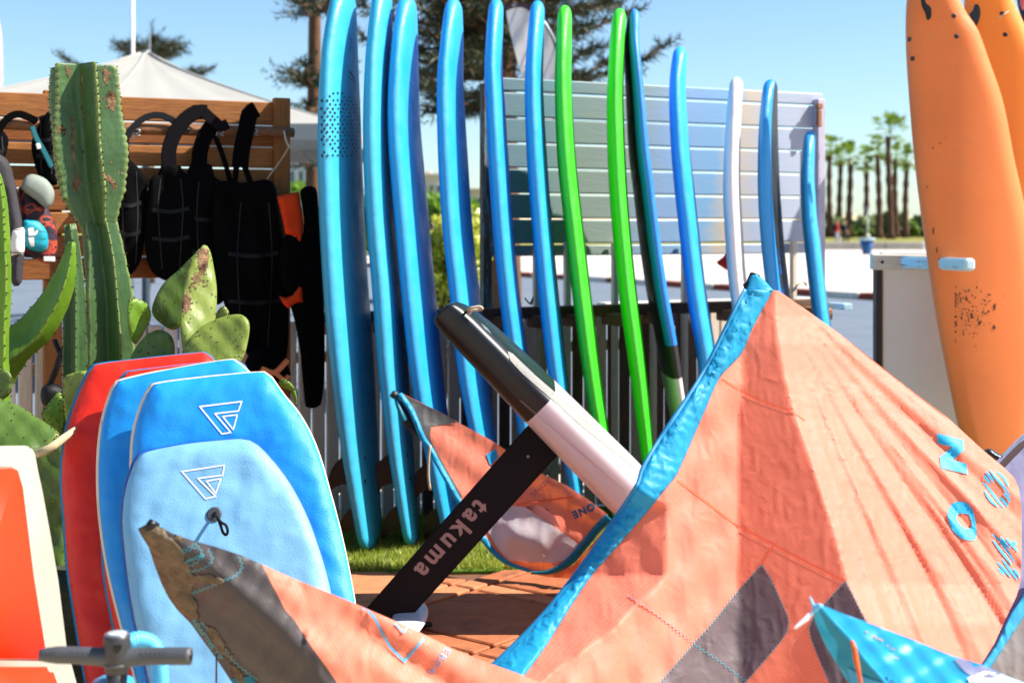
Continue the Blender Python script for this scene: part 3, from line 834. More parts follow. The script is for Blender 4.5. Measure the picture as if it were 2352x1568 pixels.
tops = [2.105, 2.035, 1.912, 1.79, 1.668, 1.546, 1.424, 1.30]
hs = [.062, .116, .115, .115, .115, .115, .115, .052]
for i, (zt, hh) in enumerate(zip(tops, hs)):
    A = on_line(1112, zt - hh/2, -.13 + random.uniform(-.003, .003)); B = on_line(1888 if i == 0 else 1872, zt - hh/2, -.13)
    o = bar('plank', A, B, .024, hh, bounce_paint('panel_bounce_paint_%d' % i, i), panel, bevel=.006)
W_old = wood('old_post_wood', '#4a3527', '#7b6350', (12, 12, 1.2), .8, paint='#6f8f93', pthr=.44)
W_lav = wood('lavender_post', '#a8a4b4', '#c3bfcd', (12, 12, 1.2), .6, paint='#7f6250', pthr=.37)
for u, m_, w in ((1116, W_old, .045), (1881, W_lav, .05)):
    c = on_line(u, 0, -.10); box('post', (c.x, c.y, 1.035), (w, .05, 2.07), m_, panel, LA, .004)
c = on_line(1881, 0, -.065); box('hinge_block', (c.x, c.y, 2.03), (.035, .03, .03), W_peg, panel, LA); box('hinge_block', (c.x, c.y, 1.965), (.026, .025, .09), W_peg, panel, LA)

# ================================================================ surfboards
def foam(name, col, rough=.48, dirt=None):
    m = mat(name, col, rough, .75, .10, 2.2, .08, 220, (3.5, 3.5, .5), coat=.0, dirt=dirt or '#%02x%02x%02x' % tuple(int(x * .8) for x in bytes.fromhex(col[1:])), dscale=3.5, dthr=.66)
    nt = m.node_tree; b = nt.nodes['Principled BSDF']; v = coords(nt)
    rr = ramp(nt, noise(nt, v, 5, 6, .7).outputs['Fac'], [(.35, (rough - .1,)*3 + (1,)), (.7, (rough + .18,)*3 + (1,))]); nt.links.new(rr, b.inputs['Roughness'])
    bp = [n for n in nt.nodes if n.type == 'BUMP'][0]; b2 = nt.nodes.new('ShaderNodeBump'); b2.inputs['Strength'].default_value = .35; b2.inputs['Distance'].default_value = .02
    nt.links.new(noise(nt, v, 9, 3, .5).outputs['Fac'], b2.inputs['Height']); nt.links.new(b2.outputs[0], bp.inputs['Normal'])
    return m
B_cyan = foam('foam_cyan', '#2ba4cc', dirt='#2290b4'); B_blue = foam('foam_blue', '#189ada'); B_green = foam('foam_green', '#33cf14')
B_royal = foam('foam_royal', '#0c78da'); B_pink = foam('foam_white', '#d9cfd0', dirt='#b7a79a'); B_deep = foam('foam_deep_blue', '#0c88d0', dirt='#3d6a80'); B_blk = foam('foam_black', '#0b0f12')
BOARDS = []
def surfboard(lab, path, colm, yaw=5.0, W=.56, T=.078, off=.32, bands=None, side=None, vb=None):
    us = [p[0] for p in path]; vs_ = [p[1] for p in path]
    u7 = float(np.interp(700, vs_, us)); d = Lu(u7, off)
    vg = HV + (EYE - .03) * F / d
    pp = [p for p in path if p[1] < vg - 25]; lu = float(np.interp(vg, vs_, us)); pp.append((lu, vg))
    C0 = spline(pp, 400); q0 = np.concatenate([[0, .0015, .004, .008, .013, .02], np.linspace(.03, .965, 46), [.975, .985, .992, .997, 1]])
    C_ = np.array([[np.interp(x, np.linspace(0, 1, 400), C0[:, k]) for k in (0, 1)] for x in q0]); cen = [P(u, v, d) for u, v in C_]
    n = len(cen); wd = Vector((math.sin(math.radians(yaw)), math.cos(math.radians(yaw)), 0))
    S = np.linspace(0, 1, n); M = 22; V = []; Fc = []; fm = []
    cl = np.cumsum([0] + [(cen[i+1]-cen[i]).length for i in range(n-1)]); S = cl / cl[-1]
    for i in range(n):
        s = S[i]; t = (cen[min(i+1, n-1)] - cen[max(i-1, 0)]).normalized()
        w = (wd - t * wd.dot(t)).normalized(); q = t.cross(w).normalized()
        f = 1.0
        if s < .42: f = max(0, 1 - (1 - s/.42) ** 2.6) ** .5
        if s > .55: f = 1 - .5 * ((s - .55)/.45) ** 2.2
        if s > .965: f *= max(0, 1 - ((s-.965)/.035) ** 2) ** .5 * .92 + .08
        th = 1.0
        if s < .3: th = .72 + .28 * (s/.3) ** .7
        if s > .6: th = 1 - .5 * ((s-.6)/.4) ** 1.5
        if s < .02: th *= max(.001, 1 - (1 - s/.02) ** 2) ** .5
        if s > .99: th *= max(.2, 1 - ((s-.99)/.01) ** 2) ** .5
        for k in range(M):
            a = 2 * math.pi * k / M; ca_, sa_ = math.cos(a), math.sin(a)
            x = math.copysign(abs(ca_) ** .8, ca_) * max(f, .03) * W / 2; y = math.copysign(abs(sa_) ** .72, sa_) * th * T / 2
            V.append(cen[i] + w * x + q * y)
    for i in range(n - 1):
        for k in range(M):
            k2 = (k+1) % M; Fc.append((i*M+k, (i+1)*M+k, (i+1)*M+k2, i*M+k2))
            mi = 0
            if side is not None and math.sin(2*math.pi*(k+.5)/M) * side > (.8 if side < 0 else .72): mi = 1
            if bands:
                vv = (C_[i][1] + C_[i+1][1]) / 2
                for (va, vb_, j) in bands:
                    if va < vv < vb_: mi = j
            fm.append(mi)
    Fc.append(tuple(range(M))); Fc.append(tuple((n-1)*M + k for k in range(M))[::-1]); fm += [0, fm[-1]]
    t = thing('surfboard', lab, 'surfboard', (cen[-1].x, cen[-1].y, 0), 'soft top surfboards standing in the rack')
    mats = colm if isinstance(colm, list) else [colm]
    o = mobj('board_body', V, Fc, None, t, True, mats, fm); fix_normals(o)
    BOARDS.append((t, o, d, C_)); return t, o, d
B1 = [(787, -35), (789, 0), (782, 134), (782, 334), (788, 520), (797, 672), (811, 839), (826, 1006), (840, 1135), (849, 1224), (848, 1274)]
B2 = [(882, -40), (878, 0), (871, 167), (871, 334), (879, 505), (893, 672), (904, 839), (919, 1006), (934, 1135), (945, 1224), (949, 1264)]
B3 = [(937, -8), (931, 100), (928, 234), (932, 334), (947, 505), (962, 672), (979, 839), (993, 940), (1012, 1053), (1034, 1190), (1043, 1260)]
B4 = [(1043, -3), (1039, 100), (1035, 184), (1040, 334), (1052, 524), (1068, 672), (1086, 849), (1106, 973), (1115, 1020), (1150, 1240)]
B5 = [(1141, -3), (1137, 67), (1134, 167), (1138, 234), (1143, 334), (1156, 524), (1170, 672), (1188, 810), (1240, 1235)]
B6 = [(1236, 2), (1231, 84), (1227, 200), (1234, 367), (1246, 524), (1260, 672), (1279, 839), (1292, 930), (1340, 1230)]
B7 = [(1298, 13), (1295, 100), (1294, 200), (1302, 367), (1319, 524), (1336, 672), (1357, 839), (1378, 972), (1425, 1215)]
B8 = [(1424, 20), (1418, 100), (1413, 234), (1418, 401), (1427, 524), (1442, 672), (1459, 800), (1477, 950), (1490, 1060), (1515, 1210)]
B9 = [(1457, 21), (1451, 100), (1459, 235), (1467, 350), (1478, 439), (1492, 556), (1509, 673), (1530, 784), (1548, 900), (1568, 1000), (1600, 1200)]
B10 = [(1564, 108), (1557, 187), (1558, 258), (1564, 352), (1573, 439), (1586, 556), (1600, 673), (1618, 784), (1630, 860), (1690, 1190)]
B11 = [(1693, 178), (1688, 230), (1685, 281), (1682, 352), (1681, 439), (1687, 556), (1692, 626), (1700, 689), (1714, 800), (1765, 1170)]
B12 = [(1773, 183), (1769, 211), (1766, 270), (1765, 340), (1767, 439), (1775, 556), (1788, 673), (1806, 800), (1862, 1165)]
B13 = [(1863, 301), (1858, 340), (1855, 403), (1856, 439), (1860, 509), (1866, 556), (1879, 673), (1890, 750), (1945, 1150)]
s1 = surfboard('light blue surfboard with a band of black dots, leftmost in the rack', B1, B_cyan, 8.5, .56, .10)
s2 = surfboard('pale washed out blue surfboard second in the rack, partly behind its right neighbour', B2, B_cyan, 3.5, .56, .095)
s3 = surfboard('bright blue surfboard overlapping the pale one, third in the rack', B3, B_blue, 6.5, .56, .095)
s4 = surfboard('blue surfboard standing left of the plank panel above the foil board nose', B4, B_blue, 6.5, .56, .09)
s5 = surfboard('slim edge-on blue surfboard at the left end of the plank panel', B5, B_blue, 2.5, .56, .085)
s6 = surfboard('blue surfboard directly left of the left green one', B6, B_blue, 4.0, .56, .085)
s7 = surfboard('lime green surfboard between two blue ones, the left of two green boards', B7, B_green, 4.0, .56, .084)
s8 = surfboard('lime green surfboard next to the black sided board, the right of two green boards', B8, B_green, 5.0, .56, .084)
M_bw = mat('band_dark', '#2a2428', .5); M_bwh = mat('band_white', '#d7d3cc', .5)
s9 = surfboard('royal blue surfboard with black underside and a black and white tail band', B9, [B_royal, B_blk, M_bw, M_bwh], -1, .54, .07, side=-1, bands=[(787, 858, 2), (858, 1010, 3), (1010, 1300, 2)])
s10 = surfboard('mid length blue surfboard with a chalky nose right of the black sided board', B10, B_blue, 9.5, .54, .09)
s11 = surfboard('white surfboard, the only white one in the rack', B11, B_pink, 10, .5, .085)
s12 = surfboard('scuffed deep blue surfboard with dark right side between the white one and the shortest', B12, [B_deep, B_blk], 17, .52, .085, side=1)
s13 = surfboard('shortest blue surfboard at the right end of the rack', B13, B_blue, 13, .46, .08)

# fins (dark, on the left faces near the tails)
M_fin = mat('fin_black', '#141011', .35, .5)
def fin(board, pts, lab=None):
    t, o, d, C_ = board; slab('fin', spline(pts, 26, True), lambda u, v: d - .01, .016, M_fin, t, .004)
fin(BOARDS[0], [(800, 1047), (772, 1062), (755, 1095), (752, 1140), (764, 1122), (788, 1112), (806, 1112)])
fin(BOARDS[0], [(822, 1160), (795, 1176), (780, 1205), (778, 1240), (795, 1222), (830, 1206)])
fin(BOARDS[1], [(899, 1044), (862, 1070), (850, 1105), (851, 1138), (864, 1138), (878, 1117), (908, 1103)])
fin(BOARDS[1], [(925, 1158), (893, 1176), (878, 1208), (877, 1240), (896, 1222), (935, 1205)])
fin(BOARDS[2], [(995, 1056), (958, 1082), (947, 1115), (952, 1147), (966, 1133), (1005, 1097)])
fin(BOARDS[2], [(1022, 1165), (985, 1180), (975, 1215), (978, 1240), (995, 1222), (1035, 1205)])
def disc(name, bvh, u, v, r, m, parent, h=.006, eps=0.0):
    p, nrm = hit(bvh, u, v)
    if p is None: return None
    if nrm.y > 0: nrm = -nrm
    tube(name, [p - nrm * .006, p + nrm * h * .6, p + nrm * h], [r, r, r * .8], m, parent, 14, False)
for (bi, u, v) in ((0, 838, 1052), (0, 838, 1105), (1, 936, 1046), (1, 941, 1098)):
    disc('plug', world_bvh(BOARDS[bi][1]), u, v, .0095, M_black, BOARDS[bi][0], .002)
# printed dot band and marks on the first board, stripes on boards 3 and 4
bv1 = world_bvh(s1[1]); V = []; Fc = []
rowv = np.arange(214, 362, 9.0)
for ri, v in enumerate(rowv):
    u = 739.0 + (ri % 2) * 6
    while u < 824:
        k = (u - 738) / 88; r0 = (4.6 - 2.6 * k) * (.8 + .2 * random.random()); u_ = u + random.uniform(-1.2, 1.2); v_ = v + random.uniform(-1.5, 1.5)
        keep = random.random() < 1 - .5 * abs((v - 288) / 75) ** 4 and not (k > .8 and abs(v - 290) > 60)
        if keep:
            n0 = len(V); ok = True; ring = []
            for a in range(8):
                h, _n = hit(bv1, u_ + r0 * .75 * math.cos(a*math.pi/4), v_ + r0 * math.sin(a*math.pi/4))
                if h is None: ok = False; break
                ring.append(h + (Vector((0, 0, EYE)) - h).normalized() * .0015)
            if ok: V += ring; Fc.append(tuple(range(n0, n0 + 8)))
        u += 13.5 - 6.5 * k
if V: mobj('dot_print', V, Fc, mat('print_black', '#0d1a22', .5), s1[0])
M_pr = mat('print_navy', '#123a5a', .5)
for pts, w in (([(801, 88), (806, 88), (804, 122)], 1.6), ([(801, 163), (812, 178)], 2), ([(806, 165), (813, 182), (816, 178)], 2), ([(800, 176), (816, 190)], 1.8)):
    decal('print_mark', stroke(pts, w), bv1, M_pr, s1[0], 6, .0015)
M_str = mat('print_stripe', '#58b5e6', .5)
for bd, pts in ((s3, [[(941, 183), (957, 198)], [(947, 268), (962, 283)], [(951, 328), (968, 345)], [(957, 412), (974, 428)]]), (s4, [[(1050, 185), (1060, 200)], [(1053, 255), (1064, 272)], [(1058, 325), (1070, 345)], [(1063, 405), (1075, 425)]])):
    bv = world_bvh(bd[1])
    for p in pts: decal('print_stripe', stroke(p, 4), bv, M_str, bd[0], 8, .0015)
bv = world_bvh(s12[1]); M_navy = mat('print_dark_blue', '#123e86', .5)
for q in ([(1787, 570), (1797, 572), (1799, 600), (1789, 600)], [(1789, 606), (1800, 606), (1802, 634), (1792, 632)], [(1793, 650), (1803, 652), (1806, 690), (1796, 690)]):
    decal('print_mark', q, bv, M_navy, s12[0], 8, .0015)

# ================================================================ right hand rack and the orange longboards
W_oldw = wood('cream_beam_wood', '#b7b3a6', '#d4d1c6', (1.2, 12, 12), .6, paint='#8a7a63', pthr=.36)
rr_ = thing('side_rack', 'white side panel rack with cream beam and flaking pale blue peg beside the orange boards', 'rack', (P(2110, 0, 7.2).x, 7.2, 0))
M_wpan = mat('white_panel', '#e4e0de', .55, .35, .04, 1.5, .05, 30, dirt='#b5aca4', dscale=2.2, dthr=.68)
xa, xb = P(2030, 0, 7.2).x, P(2420, 0, 7.2).x
box('side_panel', ((xa + xb)/2, 7.25, .595), (xb - xa, .05, 1.19), M_wpan, rr_, bevel=.006)
box('edge_strip', (P(2021, 0, 7.2).x, 7.24, .595), (.034, .07, 1.19), mat('dark_edge', '#2b1c1c', .6), rr_, bevel=.004)
bar('beam', P(2000, 601, 7.1), P(2420, 607, 7.1), .05, .078, W_oldw, rr_, bevel=.006)
bar('top_batten', P(2022, 583, 7.16), P(2420, 585, 7.16), .06, .014, W_oldw, rr_)
bar('peg', P(2078, 602, 7.0), P(2230, 608, 6.42), .055, .058, W_lblue, rr_, bevel=.012)
tube('screw', [P(2027, 602, 7.075), P(2027, 602, 7.06)], .008, M_black, rr_)
M_or = mat('foam_orange', '#e67a3c', .6, .3, .08, 2.2, .08, 200, coat=.1, dirt='#cf7a45', dscale=2.2, dthr=.56)
M_or2 = mat('foam_orange_red', '#fb8a2c', .5, .3, .06, 2.2, .08, 200, coat=.1)
def lb(lab, out, d, m_):
    t = thing('longboard', lab, 'surfboard', (P(2250, 0, d).x, d, 0), 'orange longboards standing nose down')
    sm = spline(out, 120, True); cu_ = (min(p[0] for p in out) + max(p[0] for p in out)) / 2
    o = puff('board_body', sm, lambda u, v: d + 2.2e-6 * (u - cu_) ** 2 - .00012 * (v - 500), .045, 34, m_, t, 9, .045)
    return t, o
g1 = [(2128, -150), (2098, -90), (2083, 0), (2081, 100), (2088, 220), (2102, 380), (2122, 540), (2148, 710), (2174, 850), (2203, 985), (2240, 1110), (2290, 1165), (2335, 1120), (2372, 1000), (2385, 850), (2382, 700), (2368, 550), (2350, 455), (2330, 367), (2304, 234), (2269, 131), (2245, 66), (2220, 30), (2194, -24), (2162, -90)]
g2 = [(2270, -170), (2232, -100), (2215, 0), (2222, 150), (2250, 400), (2290, 700), (2330, 900), (2390, 1090), (2440, 1120), (2490, 1000), (2505, 800), (2490, 550), (2455, 330), (2400, 160), (2360, 70), (2328, 0), (2310, -80)]
lb2 = lb('deep orange longboard behind the other one, at the right edge of the photo', g2, 6.98, M_or2)
lb1 = lb('faded orange longboard in front, standing nose down behind the pale blue peg', g1, 6.68, M_or)
bvo = world_bvh(lb1[1]); bvo2 = world_bvh(lb2[1])
for (u, v) in ((2191, 37), (2197, 84), (2088, 91), (2096, 135)): disc('fin_plug', bvo, u, v, .0115, mat('plug_dark', '#2a2320', .5), lb1[0], .003)
for (u, v) in ((2302, 32), (2309, 80)): disc('fin_plug', bvo2, u, v, .0115, M_black, lb2[0], .003)
slab('fin', spline([(2243, 8), (2250, 14), (2253, 30), (2249, 48), (2241, 64), (2236, 50), (2228, 33), (2236, 24), (2239, 14)], 30, True), lambda u, v: 6.9, .02, M_fin, lb2[0], .004)
slab('leash_loop', [(2114, -10), (2124, -6), (2127, 6), (2140, 18), (2140, 42), (2130, 48), (2126, 30), (2118, 14)], lambda u, v: 6.615, .012, M_black, lb1[0], .004)
tube('string', [P(2290, 43, 6.9), P(2305, 34, 6.86), P(2316, 26, 6.9)], .003, M_rope, lb2[0], 5, n=8)
# scuffs / worn print on the orange board: irregular flecks
V = []; Fc = []; rf = random.Random(5)
def fleck(u, v, ru, rv):
    n0 = len(V); k = rf.randint(5, 8); ring = []
    for a in range(k):
        m_ = rf.uniform(.5, 1.1); h, _n = hit(bvo, u + ru*m_*math.cos(a*2*math.pi/k), v + rv*m_*math.sin(a*2*math.pi/k))
        if h is None: return
        ring.append(h + (Vector((0, 0, EYE)) - h).normalized() * .0015)
    V.extend(ring); Fc.append(tuple(range(n0, n0+k)))
for _ in range(120):
    u = rf.gauss(2225, 30); v = 700 + (u - 2250) * -.1 + rf.choice([-1, 1]) * rf.gauss(20, 12) + rf.choice([0, 0, 40])
    u = min(max(u, 2195), 2305); fleck(u, v, rf.uniform(1, 3.2), rf.uniform(1.2, 4))
for (u, v, a, b) in ((2250, 742, 4, 7), (2232, 726, 4, 9), (2283, 752, 5, 7), (2285, 705, 4, 8), (2270, 715, 3, 5), (2152, 575, 2, 9), (2158, 600, 2.5, 8), (2144, 530, 2, 10), (2160, 330, 2, 3), (2172, 318, 1.5, 2), (2130, 430, 1.5, 4), (2143, 340, 2, 4)): fleck(u, v, a, b)
mobj('scuff_marks', V, Fc, mat('scuff', '#4a3020', .8), lb1[0])
# folded dark cloth beyond the far board (top right corner)
pw = thing('wetsuit', 'pink and navy wetsuit glimpsed at the top right corner', 'wetsuit', (P(2370, 0, 7.6).x, 7.6, 0))
puff('torso', spline([(2330, -60), (2400, -60), (2430, 60), (2420, 200), (2390, 190), (2352, 60), (2336, 0)], 40, True), lambda u, v: 7.6, .05, 30, mat('navy_neoprene', '#23202e', .7), pw, 12)
puff('chest_panel', spline([(2341, -20), (2352, -30), (2362, 0), (2352, 24), (2344, 12)], 24, True), lambda u, v: 7.53, .03, 10, mat('pink_neoprene', '#d0606a', .7), pw, 6)
# small red pennant hanging between boards
rp = _tag(puff('red_cloth', [(1682, 577), (1668, 579), (1661, 590), (1645, 602), (1650, 608), (1668, 620), (1674, 619), (1684, 600)], lambda u, v: Lu(1665, -.2), .012, 14, mat('red_nylon', '#c91208', .6), None, 6), 'small red cloth hanging left of the white surfboard', 'cloth')
wire = _tag(tube('hook_wire', [P(1205, 684, 6.75), P(1210, 690, 6.75), P(1217, 697, 6.75), P(1222, 688, 6.75), P(1225, 682, 6.75), P(1222, 696, 6.75), P(1218, 700, 6.75)], .004, M_steel, None, 6, n=20), 'bent wire hook lying on the rack rail', 'hook')
_tag(tube('hook_wire', [P(1852, 655, 7.6), P(1846, 648, 7.55), P(1835, 652, 7.5), P(1824, 664, 7.5), P(1818, 672, 7.5)], .006, M_rope, None, 6, n=16), 'bent pale wire on the rack beside the shortest surfboard', 'hook')
# ================================================================ gear hanging on the wooden rack
def gd(off): return lambda u, v: Lu(u, off)
M_neo = [mat('neoprene_%d' % i, h, .9, .06, .3, 12, .25, 120) for i, h in enumerate(('#050506', '#070607', '#060607'))]
M_strapb = mat('strap_blueblack', '#0c1216', .6, .2, .2, 10); M_strapp = mat('strap_violet', '#0a070c', .75, .1, .2, 10)
M_seamg = mat('seam_grey', '#131315', .7); M_web = mat('webbing_black', '#0a0a0c', .6, .2, .2, 60)
def harness(lab, strap, sw, body, off, sm=None, extra=None, gname='harness'):
    u0 = sum(p[0] for p in body) / len(body)
    t = thing(gname, lab, 'harness', (P(u0, 0, Lu(u0, off)).x, Lu(u0, off), 0), 'black gear hanging from the rack pole')
    if isinstance(strap[0][0], (int, float)): strap = [strap]
    for i, s in enumerate(strap): slab('strap', stroke(spline(s, 14), sw if not isinstance(sw, list) else sw[i]), gd(off + .012 + .006*i), .012, sm or M_neo[0], t, .003)
    bo_ = spline(body, 60, True)
    ph_ = random.uniform(0, 6)
    o = puff('body', bo_, gd(off), .028, 16, random.choice(M_neo), t, 9, .03, lambda u, v: .012 * math.sin(u * .045 + v * .012 + ph_) + .007 * math.sin(u * .11 - v * .02 + ph_ * 2) + .005 * math.sin(v * .035 + ph_))
    bvq = world_bvh(o); b_ = np.array(body); c_ = b_.mean(0)
    lo, hi = b_.min(0), b_.max(0); w_ = hi[0] - lo[0]; h_ = hi[1] - lo[1]
    for k in (-.24, .22): decal('seam', stroke(spline([(c_[0] + k*w_*.8, lo[1] + .12*h_), (c_[0] + k*w_, c_[1]), (c_[0] + k*w_*.7, hi[1] - .12*h_)], 14), 1.6), bvq, M_seamg, t, 9, .003)
    for f in (.38, .62):
        y = lo[1] + f*h_; decal('webbing', stroke(spline([(c_[0] - .36*w_, y), (c_[0], y + 5), (c_[0] + .34*w_, y - 3)], 12), 9), bvq, M_web, t, 9, .005)
    return t
harness('black neoprene wrap with a pale frosted top edge at the far left of the rack', [[(-6, 330), (0, 295), (20, 270), (44, 262), (72, 272), (86, 280)]], 17, [(-30, 330), (0, 300), (18, 318), (14, 352), (2, 372), (-30, 420)], .10)
h1 = harness('black harness with a teal strap left of the big cactus', [[(108, 262), (118, 300), (112, 360)]], 42, [(88, 290), (112, 255), (135, 270), (140, 330), (135, 420), (100, 420), (80, 380), (72, 330)], .12)
slab('teal_strap', stroke(spline([(74, 290), (84, 318), (100, 345), (120, 385)], 12), 12), gd(.18), .012, mat('teal_webbing', '#0d6672', .6), h1, .003)
slab('white_buckle', [(82, 330), (92, 328), (95, 340), (86, 344)], gd(.185), .014, M_white, h1, .002)
harness('black harness with a curled blue black strap right of the big cactus', [[(292, 375), (290, 320), (315, 283), (345, 266), (375, 266), (410, 284), (434, 304)]], 15, [(272, 372), (292, 362), (335, 405), (338, 425), (330, 560), (318, 610), (285, 640), (262, 610), (266, 440)], .10, M_strapb)
harness('black harness with wide strap and dark violet flap, second from the cactus', [[(390, 385), (388, 350), (398, 315), (420, 280), (450, 258), (476, 258)], [(470, 258), (492, 278), (508, 290), (524, 284)]], [34, 24], [(372, 378), (412, 380), (424, 398), (452, 412), (456, 470), (448, 590), (420, 650), (352, 628), (332, 560), (338, 450), (346, 410), (364, 398)], .12, M_strapp)
harness('black harness with a thin side strap, third from the cactus', [[(458, 390), (460, 350), (472, 312), (490, 285)], [(494, 312), (508, 345), (522, 388), (530, 420)]], [36, 11], [(438, 378), (484, 378), (492, 405), (508, 416), (530, 420), (532, 640), (500, 700), (440, 640), (425, 520), (428, 420)], .11)
harness('black harness with a tall punched strap tip, nearest the rack post', [[(552, 385), (556, 345), (566, 300), (574, 262), (590, 250)], [(544, 380), (540, 425)], [(562, 380), (578, 425)]], [38, 13, 13], [(500, 416), (560, 420), (612, 412), (632, 424), (640, 470), (652, 560), (662, 700), (660, 810), (640, 860), (600, 862), (560, 800), (515, 700), (490, 560), (488, 450)], .15)
ws = thing('wetsuit', 'black wetsuit with orange chest panels hanging beside the leftmost surfboard', 'wetsuit', (P(700, 0, 6.1).x, 6.1, 0))
puff('torso', spline([(690, 436), (724, 430), (731, 470), (739, 560), (744, 680), (746, 800), (744, 880), (736, 930), (718, 937), (702, 934), (696, 880), (688, 800), (672, 720), (650, 660), (640, 600), (655, 540), (690, 545), (698, 505)], 90, True), gd(.2), .045, 20, M_neo[2], ws, 9)
puff('orange_panel', [(636, 451), (660, 445), (686, 440), (692, 480), (697, 520), (692, 552), (687, 558), (682, 544), (655, 537), (648, 500)], gd(.23), .02, 12, mat('orange_neoprene', '#d63c0c', .7, .2), ws, 8, .05)
puff('orange_panel', [(641, 680), (655, 684), (672, 678), (688, 657), (694, 664), (696, 693), (678, 696), (663, 709), (652, 700)], gd(.245), .012, 8, bpy.data.materials['orange_neoprene'], ws, 8, .05)
# far left: grey suit sleeve, patterned shorts, cap, cuff
gs = thing('wetsuit', 'dark grey wetsuit sleeve with white bands at the far left', 'wetsuit', (P(20, 0, 5.6).x, 5.6, 0))
puff('sleeve', spline([(-25, 350), (5, 358), (22, 380), (40, 450), (50, 515), (55, 560), (52, 610), (47, 652), (34, 658), (26, 648), (24, 580), (16, 500), (4, 440), (-25, 430)], 70, True), gd(.16), .04, 14, mat('grey_neoprene', '#3b393c', .75, .2), gs, 8)
puff('white_band', [(27, 523), (53, 522), (56, 530), (55, 578), (52, 588), (26, 588), (22, 560)], gd(.175), .042, 14, M_white, gs, 7)
for v in (527, 580): tube('seam', [P(25, v, Lu(40, .222)), P(40, v + 1, Lu(40, .232)), P(55, v, Lu(40, .22))], .002, M_black, gs, 4)
sh = thing('board_shorts', 'shorts with red violet pattern and a teal pad at far left', 'shorts', (P(85, 0, 5.7).x, 5.7, 0))
m_, nt_, b_p = nodes('camo_print'); vv_ = coords(nt_, (1, 1, 1.6)); nn_ = noise(nt_, vv_, 16, 2, .5)
nt_.links.new(ramp(nt_, nn_.outputs['Fac'], [(.38, lin('#0e0c14')), (.44, lin('#32143a')), (.49, lin('#100e15')), (.56, lin('#8e2818')), (.60, lin('#b8472a')), (.63, lin('#121018'))]), b_p.inputs['Base Color'])
b_p.inputs['Roughness'].default_value = .7
puff('cloth', spline([(42, 432), (75, 440), (108, 478), (128, 520), (130, 580), (112, 605), (72, 592), (52, 588), (48, 500)], 50, True), gd(.11), .03, 20, m_, sh, 9)
pd = puff('teal_pad', spline([(52, 508), (70, 504), (92, 512), (108, 535), (110, 565), (98, 578), (70, 574), (52, 560)], 40, True), gd(.145), .025, 16, mat('teal_pad', '#0d93a5', .55, .4), sh, 7)
bvp = world_bvh(pd)
for v in (525, 541, 557): decal('stitch', stroke([(54, v), (80, v + 2), (106, v + 8)], 1.6), bvp, mat('teal_dark', '#0a6d7c', .6), sh, 8)
for q in ([(64, 524), (76, 522), (79, 530), (74, 536), (82, 530), (88, 528), (86, 536), (80, 541), (66, 542)], [(65, 545), (78, 545), (79, 566), (70, 566), (67, 556)]):
    decal('white_mark', q, bvp, M_white, sh, 6, .004)
slab('waist_tag', [(100, 589), (127, 589), (127, 601), (100, 600)], gd(.16), .01, M_white, sh, .002)
_tag(puff('sun_cap', spline([(48, 430), (58, 408), (72, 400), (96, 406), (112, 418), (124, 440), (122, 462), (108, 478), (80, 458), (60, 444)], 50, True), gd(.16), .028, 20, mat('pale_cap', '#858e84', .7, .3), None, 8), 'pale sage coloured cap hanging above the patterned shorts', 'cap')
# fins / reel at the foot of the suits, dangling buckled straps
hh_ = thing('swim_fins', 'pair of dark swim fins with orange straps on the fence foot', 'swim fins', (P(620, 0, 5.9).x, 5.9, 0))
puff('foot_pocket', spline([(585, 800), (640, 810), (668, 860), (650, 880), (600, 872), (560, 850)], 36, True), gd(.2), .05, 20, M_neo[1], hh_, 9)
slab('orange_strap', stroke(spline([(601, 846), (630, 856), (650, 840), (662, 826)], 10), 12), gd(.27), .014, mat('orange_rubber', '#d9824e', .6), hh_, .003)
slab('orange_strap', stroke(spline([(634, 858), (655, 872), (664, 862)], 10), 9), gd(.275), .014, bpy.data.materials['orange_rubber'], hh_, .003)
dg_ = thing('leash', 'black leash and cuff dangling in front of the pale slats at left', 'leash', (P(140, 0, 5.65).x, 5.65, 0))
tube('cord', [P(165, 740, 5.65), P(160, 780, 5.64), P(140, 815, 5.64), P(128, 850, 5.64), P(112, 890, 5.65)], .013, M_rubber, dg_, 8, n=18)
tube('cord', [P(125, 780, 5.66), P(140, 815, 5.65), P(165, 850, 5.66), P(182, 870, 5.66)], .010, M_rubber, dg_, 8, n=16)
puff('cuff', spline([(96, 890), (120, 880), (150, 895), (150, 925), (120, 935), (96, 925)], 30, True), gd(.15), .05, 18, M_rubber, dg_, 8)
# chrome hangers on the pole
for i, (u, v) in enumerate(((305, 300), (418, 285), (497, 300), (575, 300))):
    d = Lu(u, .1)
    _tag(tube('wire_hook', [P(u, v + 22, d), P(u + 2, v, d), P(u + 12, v - 3, d), P(u + 16, v + 4, d), P(u + 4, v + 8, d), P(u + 17, v + 12, d)], .0035, M_steel, None, 6, n=20),
         'wire hook on the pole ' + ('right of the cactus', 'beside the wide violet strap', 'between the two black straps', 'left of the tall punched strap')[i], 'hook', 'wire hooks on the pole')

